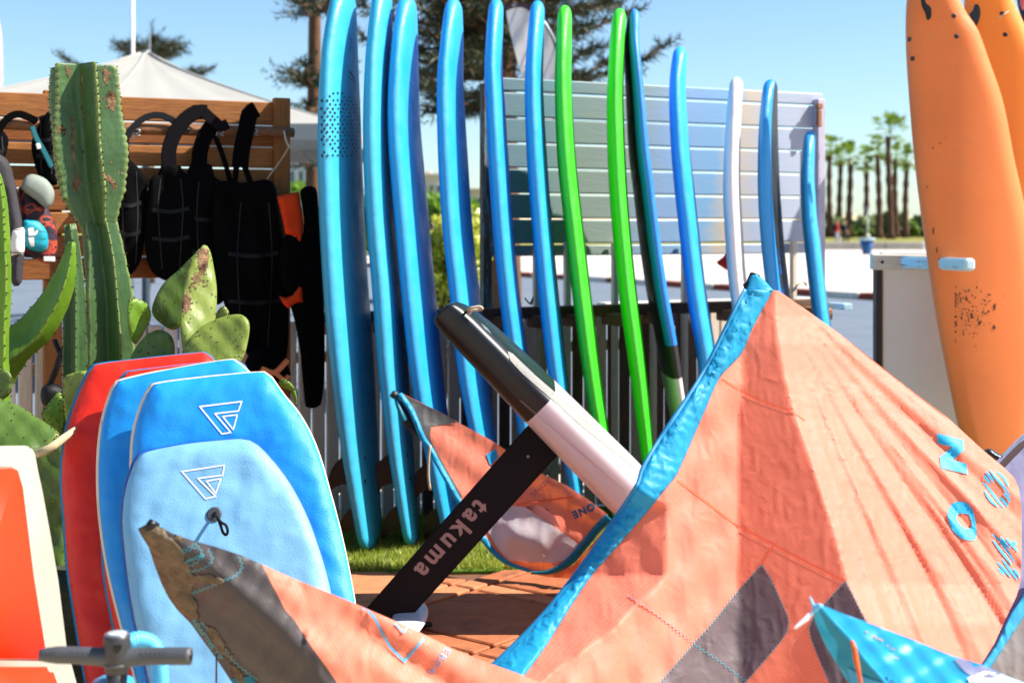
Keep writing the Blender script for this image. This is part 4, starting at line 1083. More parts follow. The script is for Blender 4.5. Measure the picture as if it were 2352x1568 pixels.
# ================================================================ cacti
def cactmat(name, a, b, c_, scale=5, trans=.12, fine=60):
    m, nt, bs = nodes(name); vec = coords(nt)
    r = ramp(nt, noise(nt, vec, scale, 6, .65).outputs['Fac'], [(.3, lin(a)), (.7, lin(b))])
    k = ramp(nt, noise(nt, vec, scale * 2.6, 7, .75).outputs['Fac'], [(.66, (0, 0, 0, 1)), (.70, (1, 1, 1, 1))])
    r = mixc(nt, k, r, lin(c_))
    ge = nt.nodes.new('ShaderNodeNewGeometry')                                            # paler, yellower tissue along the sharp rib edges
    r = mixc(nt, ramp(nt, ge.outputs['Pointiness'], [(.53, (0, 0, 0, 1)), (.60, (.7, .7, .7, 1))]), r, lin('#98a352'))
    nt.links.new(r, bs.inputs['Base Color']); bs.inputs['Roughness'].default_value = .42; bs.inputs['Specular IOR Level'].default_value = .45
    bp = nt.nodes.new('ShaderNodeBump'); bp.inputs['Strength'].default_value = .35; bp.inputs['Distance'].default_value = .008
    nt.links.new(noise(nt, coords(nt, (1, 1, .5)), fine, 4).outputs['Fac'], bp.inputs['Height']); nt.links.new(bp.outputs[0], bs.inputs['Normal'])
    t = nt.nodes.new('ShaderNodeBsdfTranslucent'); t.inputs[0].default_value = lin('#8fae10')
    ms = nt.nodes.new('ShaderNodeMixShader'); ms.inputs[0].default_value = trans
    nt.links.new(bs.outputs[0], ms.inputs[1]); nt.links.new(t.outputs[0], ms.inputs[2]); nt.links.new(ms.outputs[0], nt.nodes['Material Output'].inputs['Surface'])
    return m
M_cac = cactmat('cactus_green', '#2d4a22', '#47693a', '#566e3e', 4); M_cac2 = cactmat('cactus_bright', '#547f18', '#7ba02a', '#8ea24a', 5, .3)
M_pear = cactmat('pear_green', '#6a7c2c', '#8f9c48', '#8f8158', 4, .1, 40); M_pear2 = cactmat('pear_deep', '#3e5a1e', '#5a7430', '#8a7a4a', 4, .1, 40)
M_corky = mat('corky_scab', '#7a6048', .9, .1, .5, 40, 1.0, 70, dirt='#3a281c', dscale=30, dthr=.52); M_thorn = mat('thorn', '#3d1f12', .7)
def ribbed(parent, path, rad, ribs, phase, m, name='stem', n=60, core=.36, sharp=2.1, tip=True, scal=.05, pitch=.026):
    pts = [Vector(p) for p in spline([tuple(p) for p in path], n)]
    R = np.interp(np.linspace(0, 1, n), np.linspace(0, 1, len(rad)), rad)
    M = ribs * 16; V = []; Fc = []; TV, TF = [], []; lsum = 0
    for i, p in enumerate(pts):
        t = (pts[min(i+1, n-1)] - pts[max(i-1, 0)]).normalized()
        fwd = Vector((0, -1, 0)); a = (fwd - t * fwd.dot(t)).normalized(); b = t.cross(a)
        if b.x < 0: b = -b
        if i: lsum += (p - pts[i-1]).length
        ph = lsum / pitch
        for k in range(M):
            th = 2*math.pi*k/M; seg = 2*math.pi/ribs; x = (th - phase) / seg; c0 = math.floor(x); f = x - c0        # 0 at a rib, .5 in the valley
            g = min(f, 1 - f) * 2                                                                        # 0 rib .. 1 valley
            rb = phase + (c0 if f < .5 else c0 + 1) * seg; vl = phase + (c0 + .5) * seg
            tipw = 1 + scal * (abs(math.sin(ph * math.pi)) - .5)
            e = min(1, max(0, (g - .06) / .94)) ** .85
            pt = np.array([math.cos(rb), math.sin(rb)]) * tipw * (1 - e) + np.array([math.cos(vl), math.sin(vl)]) * core * e
            if g < .06: tn = np.array([-math.sin(rb), math.cos(rb)]) * (.035 * (g / .06)) * (1 if f < .5 else -1); pt = pt + tn
            else: pt = pt + np.array([-math.sin(rb), math.cos(rb)]) * .035 * (1 if f < .5 else -1) * (1 - e)
            rp = 1 + .022 * math.sin(ph * 1.9 - g * 5.5 + 7 * math.sin(rb)) * (g * (1 - g) * 4)
            wob = 1 + .05 * math.sin(lsum * 9 + rb * 3) + .03 * math.sin(lsum * 23 + rb * 7)
            V.append(p + (a * pt[0] + b * pt[1]) * R[i] * rp * wob)
    for i in range(n-1):
        for k in range(M):
            k2 = (k+1) % M; Fc.append((i*M+k, i*M+k2, (i+1)*M+k2, (i+1)*M+k))
    Fc.append(tuple(range(M))); Fc.append(tuple((n-1)*M+k for k in range(M)))
    o = mobj(name, V, Fc, m, parent, True); fix_normals(o)
    L_ = 0; nxt = 0; rt = random.Random(3)
    for i in range(1, n-1):
        L_ += (pts[i] - pts[i-1]).length
        if L_ < nxt: continue
        nxt = L_ + pitch * .8
        for r_ in range(ribs):
            k = int(round((phase + r_ * 2*math.pi/ribs) / (2*math.pi) * M)) % M
            q = V[i*M+k]; dr = (q - pts[i]).normalized()
            for _ in range(2):
                d2 = (dr + Vector((rt.uniform(-.7, .7), rt.uniform(-.7, .7), rt.uniform(-.7, .7)))).normalized()
                sd = d2.cross(Vector((.3, .5, .8))).normalized() * .0028; s2 = d2.cross(sd).normalized() * .0028
                n0 = len(TV); TV.extend([q - sd - dr*.002, q + sd - dr*.002, q + s2 - dr*.002, q + d2 * .009]); TF.extend([(n0, n0+1, n0+3), (n0+1, n0+2, n0+3), (n0+2, n0, n0+3)])
    _tag(mobj('thorns', TV, TF, M_thorn, parent), kind='stuff'); return o
D1 = 4.7; px = D1 / F
cb = thing('cactus', 'tall ribbed columnar cactus with brown scars in front of the wooden rack', 'cactus', (P(245, 0, D1).x, D1, 0))
def PD(d): return lambda u, v: P(u, v, d)
q1 = PD(D1)
o1 = ribbed(cb, [q1(188, 150), q1(192, 250), q1(202, 380), q1(212, 460), q1(224, 520)], [76*px, 82*px, 86*px, 86*px, 80*px, 42*px], 5, math.radians(-33), M_cac, 'upper_stem', 70)
ribbed(cb, [q1(224, 505), q1(234, 560), q1(243, 640), q1(250, 760), q1(252, 900), q1(252, 1250), q1(252, 1489)], [40*px, 54*px, 60*px, 62*px, 58*px, 52*px, 50*px], 5, math.radians(-30), M_cac, 'lower_stem', 80)
bvc = world_bvh(o1); SC = []
for q in ([(163, 330), (166, 260), (168, 262), (172, 380), (176, 405), (184, 420), (176, 432), (166, 424), (172, 408), (168, 370)], [(246, 212), (262, 210), (268, 224), (262, 254), (250, 252), (245, 232)], [(237, 398), (262, 412), (266, 430), (256, 444), (258, 428), (240, 408)], [(236, 158), (248, 160), (247, 196), (240, 190)], [(186, 160), (190, 165), (190, 205), (186, 235), (188, 190)], [(132, 292), (144, 290), (142, 304), (134, 306)], [(153, 158), (160, 162), (158, 178), (153, 172)]):
    SC.append(q)
ca_ = thing('cactus', 'bright green curved cactus arm rising beside the tall column', 'cactus', (P(-20, 0, 4.5).x, 4.5, 0))
q2 = PD(4.5)
ribbed(ca_, [q2(-60, 1532), q2(-55, 1200), q2(-30, 900), q2(20, 815), q2(80, 765), q2(128, 690), q2(152, 630), q2(160, 592), q2(163, 574), q2(164, 562), q2(165, 556)], [.09, .09, .1, .105, .105, .092, .084, .078, .066, .045, .012], 3, math.radians(22), M_cac2, 'arm', 80, .4, 1.7)
cs_ = thing('cactus', 'small dark green cactus stub half hidden behind the curved arm', 'cactus', (P(165, 0, 4.85).x, 4.85, 0))
ribbed(cs_, [P(172, 1459, 4.85), P(172, 900, 4.85), P(172, 640, 4.85), P(166, 560, 4.85), P(160, 515, 4.85)], [.05, .05, .045, .04, .02], 4, math.radians(20), M_cac, 'stem', 50, .4)
cl = thing('cactus', 'ribbed cactus column cut by the left edge of the photo', 'cactus', (P(-15, 0, 4.3).x, 4.3, 0))
q3 = PD(4.3)
ribbed(cl, [q3(-22, 400), q3(-16, 440), q3(-14, 560), q3(-20, 700), q3(-26, 850), q3(-30, 1580)], [.035, .07, .072, .075, .08, .08], 4, math.radians(55), M_cac2, 'stem', 80, .4, 1.7)
pc = thing('prickly_pear', 'prickly pear with a scarred upright pad above the blue bodyboards', 'cactus', (P(430, 0, 4.55).x, 4.55, 0))
def scab(t, out, bv, m, seed, n=9):
    r = random.Random(seed); o_ = spline(out, 40, True); c = o_.mean(0)
    decal('scar', [tuple(c + (p - c) * r.uniform(.78, 1.16)) for p in o_], bv, m, t, 6, .0012)
    R = np.abs(o_ - c).max(0)
    for _ in range(n):                                     # small corky flecks scattered round the main scar
        a = r.uniform(0, 6.28); k = r.uniform(.9, 2.1); q = c + np.array([math.cos(a) * R[0], math.sin(a) * R[1]]) * k; s_ = r.uniform(1.2, 3.6)
        decal('scar', [(q[0] + s_*math.cos(b)*r.uniform(.6, 1.3), q[1] + 1.3*s_*math.sin(b)*r.uniform(.6, 1.3)) for b in np.linspace(0, 6.28, 9)[:-1]], bv, m, t, 8, .0012)
def pad(t, out, d, m, T=.022, R=26, slope=(0, 0), step=8, name='pad'):
    o_ = spline(out, 60, True); cu_ = sum(p[0] for p in out)/len(out); cv_ = sum(p[1] for p in out)/len(out)
    o = puff(name, o_, lambda u, v: d + slope[0]*(u-cu_) + slope[1]*(v-cv_) + .006*math.sin(u*.04)*math.sin(v*.035), T*.55, R*.55, m, t, step, None, lambda u, v: .003 * math.sin(u*.12) * math.sin(v*.1))
    bv = world_bvh(o); TV, TF = [], []; rt = random.Random(int(d*1000))
    ou = np.array(o_)
    for k in range(46):
        if k < 20: u, v = ou[rt.randrange(60)] * .94 + np.array([cu_, cv_]) * .06
        else: u = rt.uniform(ou[:, 0].min(), ou[:, 0].max()); v = rt.uniform(ou[:, 1].min(), ou[:, 1].max())
        h, nn = hit(bv, u, v)
        if h is None: continue
        if nn.y > 0: nn = -nn
        s = .0028; e1 = nn.cross(Vector((0, 0, 1))).normalized() * s; e2 = nn.cross(e1).normalized() * s
        n0 = len(TV); TV += [h + e1, h + e2, h - e1, h - e2, h + nn * .004]; TF += [(n0, n0+1, n0+4), (n0+1, n0+2, n0+4), (n0+2, n0+3, n0+4), (n0+3, n0, n0+4)]
    _tag(mobj('areoles', TV, TF, M_thorn, t), kind='stuff')
    return o, bv
for i_, q in enumerate(SC): scab(cb, q, bvc, M_corky, i_, 5)
pad(pc, [(392, 757), (355, 730), (349, 705), (372, 655), (410, 620), (440, 590), (462, 572), (448, 640), (430, 720), (412, 752)], 4.62, M_pear2, .02, 24, (.0004, 0))
o, bv = pad(pc, [(468, 562), (482, 575), (492, 620), (498, 670), (493, 740), (470, 790), (448, 828), (428, 830), (416, 780), (414, 720), (424, 650), (440, 600)], 4.5, M_pear, .025, 30, (.0008, -.0004))
for q in ([(452, 578), (470, 566), (480, 585), (478, 612), (466, 628), (455, 610)], [(417, 690), (430, 668), (440, 690), (435, 714), (420, 716)], [(446, 636), (456, 628), (462, 644), (450, 650)]): scab(pc, q, bv, M_corky, int(q[0][0]), 14)
pad(pc, [(424, 830), (420, 800), (460, 752), (510, 728), (552, 722), (572, 740), (570, 780), (556, 826), (520, 860), (440, 880)], 4.42, M_pear, .024, 30, (0, -.0005))
pad(pc, [(492, 748), (496, 722), (510, 703), (524, 712), (526, 738), (505, 760)], 4.56, M_pear, .018, 16)
pad(pc, [(296, 690), (312, 685), (338, 698), (347, 725), (335, 755), (312, 790), (298, 770), (292, 720)], 4.52, bpy.data.materials['cactus_bright'], .02, 22, (.0012, 0))
pad(pc, [(298, 860), (300, 820), (330, 775), (365, 757), (396, 775), (402, 830), (390, 890), (330, 900)], 4.48, M_pear2, .022, 26)
pad(pc, [(640, 878), (652, 870), (672, 884), (682, 912), (680, 930), (668, 900), (650, 890)], 4.6, bpy.data.materials['cactus_bright'], .012, 10)
pad(pc, [(340, 1000), (400, 880), (480, 860), (540, 900), (520, 1200), (470, 1520), (400, 1520), (340, 1300)], 4.6, M_pear2, .05, 50, name='trunk')
p2_ = thing('prickly_pear', 'dark green prickly pear pads low at the left above the cream and orange panel', 'cactus', (P(60, 0, 4.1).x, 4.1, 0))
pad(p2_, [(-40, 900), (0, 915), (40, 930), (80, 955), (115, 978), (136, 998), (110, 1025), (60, 1045), (-40, 1050)], 4.0, M_pear2, .03, 34, (0, -.001))
pad(p2_, [(95, 955), (112, 925), (132, 902), (142, 905), (146, 940), (143, 985), (128, 998)], 4.15, bpy.data.materials['cactus_bright'], .018, 18)
pad(p2_, [(145, 880), (152, 862), (200, 852), (212, 880), (195, 960), (160, 985), (146, 940)], 4.3, M_pear, .018, 20)
pad(p2_, [(-20, 850), (10, 848), (27, 865), (25, 900), (10, 915), (-20, 920)], 4.25, M_pear2, .018, 16)
pad(p2_, [(40, 1150), (80, 1040), (140, 1010), (160, 1060), (150, 1300), (120, 1620), (60, 1620)], 4.2, M_pear2, .04, 40, name='trunk')
tube('dry_branch', [P(60, 1050, 3.95), P(110, 1032, 3.9), P(150, 1003, 3.95), P(172, 985, 4.0)], [.010, .013, .012, .007], mat('dry_stalk', '#b3a581', .8, .2, .3, 20), p2_, 8, n=14)

# ================================================================ bodyboards
def bodyboard(lab, out, d0, v0, m_, rimm, smooth_n=110, k=.00050, R=46):
    vmax = max(p[1] for p in out); vt = HV + EYE * F / (d0 - k * (vmax + 90 - v0)) - 8      # reach down to the ground
    out = [(u, v if v < 1570 else 1570 + (v - 1570) * (vt - 1570) / (vmax - 1570)) for u, v in out]
    sm = spline(out, smooth_n, True)
    dfn = lambda u, v: d0 - k * (v - v0)
    t = thing('bodyboard', lab, 'bodyboard', (P(480, 0, d0).x, d0 - k * 780, 0), 'foam bodyboards stacked against the cactus')
    o = puff('deck', sm, dfn, .030, R, m_, t, 10, .012)
    c = np.array(out).mean(0)
    rim = [(p[0] + (-6 if p[0] < c[0] - 40 else 2), p[1] - (2 if p[1] < c[1] else 0)) for p in sm]
    puff('slick_bottom', rim, lambda u, v: dfn(u, v) + .028, .018, 8, rimm, t, 12, .012)
    return t, world_bvh(o)
def bmat(n_, c_):
    m = mat(n_, c_, .48, .4, .06, 5, .2, 260, dirt='#%02x%02x%02x' % tuple(int(x * .82) for x in bytes.fromhex(c_[1:])), dscale=4, dthr=.66)
    nt = m.node_tree; bp = [n for n in nt.nodes if n.type == 'BUMP'][0]; b2 = nt.nodes.new('ShaderNodeBump')
    nz = noise(nt, coords(nt), 7, 2, .45); nt.links.new(nz.outputs['Fac'], b2.inputs['Height']); b2.inputs['Strength'].default_value = .55; b2.inputs['Distance'].default_value = .05
    nt.links.new(b2.outputs[0], bp.inputs['Normal']); return m
M_red = bmat('eva_red', '#e2260f'); M_mid = bmat('eva_blue', '#1a8ee0'); M_lt = bmat('eva_light_blue', '#74aace')
M_rimb = mat('rim_blue', '#0c6a9c', .5); M_rimc = mat('rim_cream', '#d9c3ad', .6); M_rimn = mat('rim_navy', '#1648a0', .5)
bodyboard('red bodyboard at the back of the stack, leftmost and tallest edge', [(219, 838), (340, 822), (469, 809), (478, 812), (500, 840), (560, 960), (600, 1150), (600, 1500), (560, 1760), (260, 1780), (215, 1640), (190, 1520), (172, 1410), (156, 1300), (148, 1190), (142, 1110), (146, 1030), (158, 970), (180, 906), (203, 858)], 4.12, 820, M_red, M_rimb)
bodyboard('red bodyboard showing only a corner between the other red one and the rear blue one', [(294, 854), (420, 838), (548, 829), (569, 852), (620, 960), (640, 1150), (640, 1500), (600, 1770), (330, 1790), (285, 1600), (262, 1440), (242, 1330), (236, 1210), (234, 1100), (242, 990), (262, 905), (284, 862)], 4.0, 830, M_red, M_rimb)
bodyboard('plain blue bodyboard just behind the blue one with the large logo', [(272, 875), (400, 846), (531, 825), (543, 830), (575, 858), (640, 950), (690, 1100), (700, 1400), (680, 1780), (380, 1800), (318, 1580), (286, 1460), (258, 1350), (240, 1260), (229, 1170), (226, 1090), (229, 1020), (238, 960), (260, 892)], 3.86, 830, M_mid, M_rimc)
tm, bvm = bodyboard('deep blue bodyboard with a white triangular outline logo', [(352, 883), (480, 865), (601, 854), (618, 860), (651, 906), (687, 950), (718, 1006), (738, 1060), (758, 1130), (780, 1210), (800, 1300), (816, 1390), (826, 1500), (822, 1640), (790, 1800), (430, 1810), (340, 1500), (310, 1250), (303, 1140), (303, 1060), (307, 1000), (318, 955), (336, 908)], 3.72, 860, M_mid, M_rimc)
tl, bvl = bodyboard('light blue bodyboard in front with a worn logo and a looped leash cord', [(322, 1043), (409, 1022), (505, 1011), (560, 1008), (588, 1019), (616, 1046), (661, 1103), (702, 1178), (735, 1267), (760, 1359), (776, 1480), (776, 1620), (745, 1830), (420, 1840), (365, 1640), (330, 1508), (309, 1420), (294, 1330), (285, 1250), (281, 1188), (289, 1121), (305, 1073)], 3.56, 1010, M_lt, M_rimn)
M_logo = mat('print_white', '#dfe6ee', .6)
def BV(x, y): return (.334*x, 505.3 + .334*y)
def CV(x, y): return (.3556*x, 1010.6 + .3556*y)
def outline_logo(pts, w, bvh, par):
    pts = list(pts); L_ = len(pts)
    for i in range(L_):
        a, b = np.array(pts[i]), np.array(pts[(i+1) % L_]); dv = (b-a)/np.linalg.norm(b-a) * w * .45
        decal('logo', stroke([tuple(a - dv), tuple(b + dv)], w), bvh, M_logo, par, 10, .0014)
outline_logo([BV(1374, 1282), BV(1662, 1247), BV(1640, 1312), BV(1478, 1330), BV(1588, 1460), BV(1525, 1469)], 3.6, bvm, tm)
outline_logo([BV(1532, 1350), BV(1632, 1338), BV(1604, 1440)], 3.4, bvm, tm)
outline_logo([CV(1175, 202), CV(1450, 160), CV(1438, 226), CV(1278, 246), CV(1395, 362), CV(1328, 378)], 3.4, bvl, tl)
outline_logo([CV(1334, 264), CV(1426, 248), CV(1394, 342)], 3.2, bvl, tl)
disc('leash_plug', bvl, 492, 1181, .0185, mat('plug_grey', '#3c4046', .45, .5), tl, .004); disc('leash_plug', bvl, 494, 1182, .007, M_black, tl, .006)
dd = 3.42
h0, n0_ = hit(bvl, 494, 1184); dd = h0.y
tube('leash_cord', [P(493, 1182, dd - .005), P(500, 1190, dd - .03), P(506, 1204, dd - .045), P(512, 1222, dd - .05), P(519, 1228, dd - .05), P(523, 1220, dd - .05), P(519, 1206, dd - .05), P(508, 1199, dd - .045), P(500, 1188, dd - .03)], .0035, mat('cord_black', '#1b1718', .8, .2, .4, 200), tl, 7, n=40)
# ================================================================ sail wings
CORAL, TEAL, GREYC = '#f4604a', '#1d93c4', '#6d6460'
M_coral = fabric('sail_coral', '#ff8c72', .27, .3, True, 26, .55, tcol='#ff7a30', spec=.3)
M_coral_b = fabric('sail_coral_small', '#ff8c72', .27, .32, True, 26, .55, tcol='#ff7a30', spec=.3)
M_teal = fabric('sail_teal', '#1f9ccc', .22, 1.0, False, 30, .5)
M_teald = fabric('sail_teal_deep', '#147e98', .3, .35, False, 24, .45)
M_greyc = fabric('sail_grey', '#77686a', .28, .5, True, 28, .5, tcol='#7a4038')
M_pale = fabric('sail_pale_grey', '#e2dfe2', .35, .35, False, 10, .5)
M_lav = fabric('sail_lavender', '#8e8fb4', .3, .5, True, 14, .5)
M_bluep = mat('sail_print_blue', '#27a3d4', .55, .3, .05, 6); M_seam = mat('seam_tape', '#f26a48', .6, .2, .1, 20)
M_thread = mat('thread_teal', '#3f97a3', .7, .2); M_sand = mat('wet_sand', '#726350', .95, .1, .3, 60, .8, 180)
def GV(x, y): return (1470 + .375*x, 597 + .375*y)
def HVV(x, y): return (1470 + .375*x, 1056.6 + .375*y)
def FV(x, y): return (689 + .3556*x, 1010.6 + .3556*y)
def EV(x, y): return (689 + .334*x, 505.3 + .334*y)
def strip(name, outer, inner, dfn, bulge, m, parent, n=70, back=.004, k=10, noisef=None):
    A, B = spline(outer, n), spline(inner, n); V = []; Fc = []; M = k * 2
    for i in range(n):
        for j in range(M):
            th = 2*math.pi*j/M; f = (1 - math.cos(th)) / 2; p = A[i] * (1-f) + B[i] * f
            o = math.sin(th); off = -bulge * o if o > 0 else -back * o
            if noisef and o > 0: off -= noisef(p[0], p[1]) * o
            V.append(P(p[0], p[1], dfn(p[0], p[1]) + off))
    for i in range(n-1):
        for j in range(M):
            j2 = (j+1) % M; Fc.append((i*M+j, i*M+j2, (i+1)*M+j2, (i+1)*M+j))
    Fc.append(tuple(range(M))); Fc.append(tuple((n-1)*M+j for j in range(M)))
    return fix_normals(mobj(name, V, Fc, m, parent, True))
def zigzag(name, pts, amp, wl, w, bvh, m, parent, eps=.004):
    L = sum(math.dist(pts[i], pts[i+1]) for i in range(len(pts)-1)); q = spline(pts, max(4, int(L / wl * 2)))
    out = []
    for i in range(len(q)):
        t = q[min(i+1, len(q)-1)] - q[max(i-1, 0)]; t = t / np.linalg.norm(t); out.append(tuple(q[i] + np.array([-t[1], t[0]]) * amp * (1 if i % 2 else -1)))
    V = []; Fc = []
    for a, b in zip(out[:-1], out[1:]):
        a, b = np.array(a), np.array(b); t = (b-a)/np.linalg.norm(b-a); nn = np.array([-t[1], t[0]]) * w / 2
        ring = []
        for p in (a-nn, b-nn, b+nn, a+nn):
            h, _ = hit(bvh, *p)
            if h is None: break
            ring.append(h + (Vector((0, 0, EYE)) - h).normalized() * eps)
        if len(ring) == 4:
            n0 = len(V); V += ring; Fc.append((n0, n0+1, n0+2, n0+3))
    if V: mobj(name, V, Fc, m, parent)

# ---- main coral wing
LEo = [(1714, 664), (1657, 777), (1627, 837), (1597, 889), (1526, 994), (1477, 1077), (1466, 1112), (1411, 1195), (1325, 1316), (1244, 1416), (1141, 1519), (1040, 1605)]
LEi = [(1776, 666), (1729, 754), (1702, 814), (1654, 867), (1620, 942), (1556, 1088), (1538, 1112), (1470, 1195), (1361, 1320), (1315, 1387), (1244, 1498), (1160, 1610)]
kpx = .00104
rngk = np.random.default_rng(4)
def smin(a, b, k):                                   # smooth minimum keeps the fold edges soft
    h = max(0.0, min(1.0, .5 + .5 * (b - a) / k)); return b * (1-h) + a * h - k * h * (1-h)
def dk(u, v):
    base = 3.62 - .42 * (v - 640) / 928
    Uv = np.interp(v, [640, 700, 790, 1000, 1440, 1700], [1772, 1758, 1712, 1695, 1695, 1702])
    Ur = np.interp(v, [640, 728, 860, 957, 1092, 1222, 1342, 1431, 1568, 1700], [1779, 1781, 1801, 1826, 1875, 1916, 1950, 1995, 2040, 2080])
    Ul = np.interp(v, [640, 1100, 1165, 1320, 1450, 1520, 1640], [1000, 1430, 1530, 1528, 1400, 1300, 1150])
    if u >= Uv:
        y1 = -(u - Uv) * 0.36 * kpx                                            # away-facing fold
        y2 = -(Ur - Uv) * 0.36 * kpx + (u - Ur) * (.95 - .4 * min(1, max(0, (u - Ur) / 350))) * kpx
        d = -smin(-y1, -y2, .006) if False else max(y1, y2)
        r = math.hypot(u - 1770, v - 640); a = math.atan2(u - 1770, max(v - 640, 30))
        if u > Ur:
            A = 1.0e-5 * min(r, 700) * min(1, (u - Ur) / 50)
            w = a * 58 + .7 * math.sin(r * .006) + .6 * math.sin(a * 19)
            d += A * (math.sin(w) + .4 * math.sin(w * 2.3 + 1.3) + .2 * math.sin(w * 4.1 + r * .01))
    else:
        y1 = -(Uv - u) * .52 * kpx
        if u > Ul: d = y1 + .0035 * math.sin(u * .08 + v * .012) * min(1, (Uv - u) / 60)
        else: d = -(Uv - Ul) * .52 * kpx + (Ul - u) * .36 * kpx
        d += .002 * math.sin(u * .031 + v * .052) + .0018 * math.sin(u * .063 - v * .037)
    if v > 1440 and u < 2000: d += .005 * math.sin((u + v * .6) * .035) * min(1, (v - 1440) / 60)
    return base + d
kite = thing('kite_wing', 'large coral sail wing with blue leading edge propped in the foreground', 'sail wing', (P(1800, 0, 3.3).x, 3.3, 0))
topedge = [(1776, 666), (1789, 668), (1860, 717), (1931, 768), (2000, 822), (2070, 878), (2125, 920), (2175, 957), (2261, 1036), (2305, 1072), (2329, 1096), (2340, 1120), (2346, 1165), (2347, 1240), (2345, 1330), (2335, 1368), (2310, 1420), (2284, 1477), (2254, 1525), (2240, 1600), (2235, 1760)]
can = topedge + [(1160, 1760)] + [tuple(p) for p in spline(LEi, 60)[::-1]][:-1]
cano = sheet('canopy', can, dk, M_coral, kite, 8)
bvk = world_bvh(cano)
strip('leading_edge', LEo, LEi, lambda u, v: dk(u, v) - .004, .022, M_teal, kite, 110, .012, 8, lambda u, v: .004 * math.sin(u * .23 + v * .11) + .004 * math.sin(u * .09 - v * .26))
strip('edge_binding', [(p[0] - 6, p[1] - 3) for p in LEo], [(p[0] + 6, p[1] + 5) for p in LEo], lambda u, v: dk(u, v) - .006, .008, mat('binding_blue', '#1279a6', .5), kite, 90, .008, 5)
tipc = tube('tip_tube', [P(1722, 664, 3.59), P(1735, 631, 3.6)], [.016, .014], mat('tip_dark', '#2a2a22', .7, .3, .3, 30), kite, 12, caps=False)
tube('tip_hole', [P(1722, 666, 3.585), P(1716, 650, 3.59)], [.012, .012], M_black, kite, 10)
strip('tip_panel', [(1714, 664), (1724, 634), (1737, 629)], [(1778, 668), (1760, 648), (1739, 629)], lambda u, v: dk(max(u, 1700), v) - .008, .012, M_teal, kite, 16, .01, 6)
# grey ripstop patches, seams and stitching lie on the canopy
p1 = [(1749, 1297), (1768, 1325), (1790, 1372), (1809, 1415), (1811, 1432), (1806, 1452), (1789, 1477), (1748, 1525), (1710, 1568), (1640, 1640), (1440, 1640), (1515, 1568), (1594, 1477), (1635, 1432), (1695, 1357)]
p2 = [(1942, 1334), (1962, 1372), (1990, 1428), (2030, 1530), (2060, 1640), (1930, 1640), (1901, 1559), (1876, 1500), (1862, 1462), (1859, 1440), (1868, 1420), (1894, 1387)]
g1_ = decal('patch', p1, bvk, M_greyc, kite, 9, .002); decal('patch', p2, bvk, M_greyc, kite, 9, .002)
for s in (p1[:9], p1[10:] + p1[:1], p2[:4], p2[6:] + p2[:1]): zigzag('zigzag_stitch', s, 2.6, 9, 1.0, bvk, M_thread, kite, .0045)
for s, w in (([(1654, 866), (1702, 897), (1760, 924), (1811, 942), (1850, 965)], 4), ([(1556, 1103), (1620, 1150), (1691, 1203), (1777, 1250), (1860, 1293), (1942, 1334)], 5), ([(1777, 1250), (1749, 1297)], 5), ([(1442, 1370), (1520, 1420), (1600, 1480), (1700, 1560)], 3)):
    decal('seam', stroke(spline(s, 24), w), bvk, M_seam, kite, 10, .0012)
zigzag('zigzag_stitch', [(1442, 1366), (1500, 1404), (1560, 1450), (1594, 1478), (1650, 1516), (1716, 1566)], 3, 11, 1.1, bvk, M_thread, kite, .004)
def MV(x, y): return (2076.4 + x * .2693, 937.1 + y * .2693)
decal('letter', [MV(*p) for p in ((278, 212), (505, 268), (515, 355), (418, 440), (533, 475), (545, 562), (316, 510), (305, 415), (410, 330), (288, 300))], bvk, M_bluep, kite, 9, .003)
def ring(outer, inner): return [MV(*p) for p in outer] , [MV(*p) for p in inner]
oo = spline([(410, 815), (470, 795), (545, 815), (590, 880), (612, 980), (622, 1080), (610, 1120), (570, 1127), (490, 1110), (430, 1060), (385, 980), (373, 890)], 48, True)
oi = spline([(455, 910), (490, 897), (545, 905), (570, 950), (578, 1000), (560, 1024), (525, 1025), (480, 990), (452, 950)], 48, True)
decal('letter', [MV(*p) for p in oo] + [MV(*oo[0] + np.array([.3, .3]))] + [MV(*(oi[0] + np.array([.3, .3])))] + [MV(*p) for p in oi[::-1]], bvk, M_bluep, kite, 9, .003)
for s in ([(680, 572), (740, 645)], [(700, 540), (765, 622)], [(735, 530), (790, 600), (850, 670), (905, 750)], [(792, 542), (850, 590), (890, 665)], [(675, 632), (740, 705), (800, 790), (855, 850)], [(690, 705), (735, 780), (798, 836)], [(812, 755), (850, 790), (888, 838)], [(852, 720), (885, 760), (905, 805)],
          [(752, 1074), (820, 1130), (880, 1215), (943, 1310)], [(760, 1125), (820, 1205), (880, 1280), (917, 1332)], [(826, 1090), (870, 1160), (910, 1198)], [(872, 1110), (920, 1160), (968, 1218)], [(930, 1130), (960, 1165)], [(795, 1312), (850, 1365), (910, 1437)], [(838, 1285), (900, 1370), (968, 1462)], [(806, 1365), (858, 1420)], [(930, 1365), (975, 1415), (1015, 1470)]):
    q = spline([MV(*p) for p in s], 10); w = 6.2
    n = len(q); L_, R_ = [], []
    for i in range(n):
        t = q[min(i+1, n-1)] - q[max(i-1, 0)]; t = t/np.linalg.norm(t); nn = np.array([-t[1], t[0]]) * w/2 * (.35 + .65 * math.sin(math.pi * (i + .6) / (n + .2)))
        L_.append(tuple(q[i]+nn)); R_.append(tuple(q[i]-nn))
    decal('letter_stripe', L_ + R_[::-1], bvk, M_bluep, kite, 9, .003)

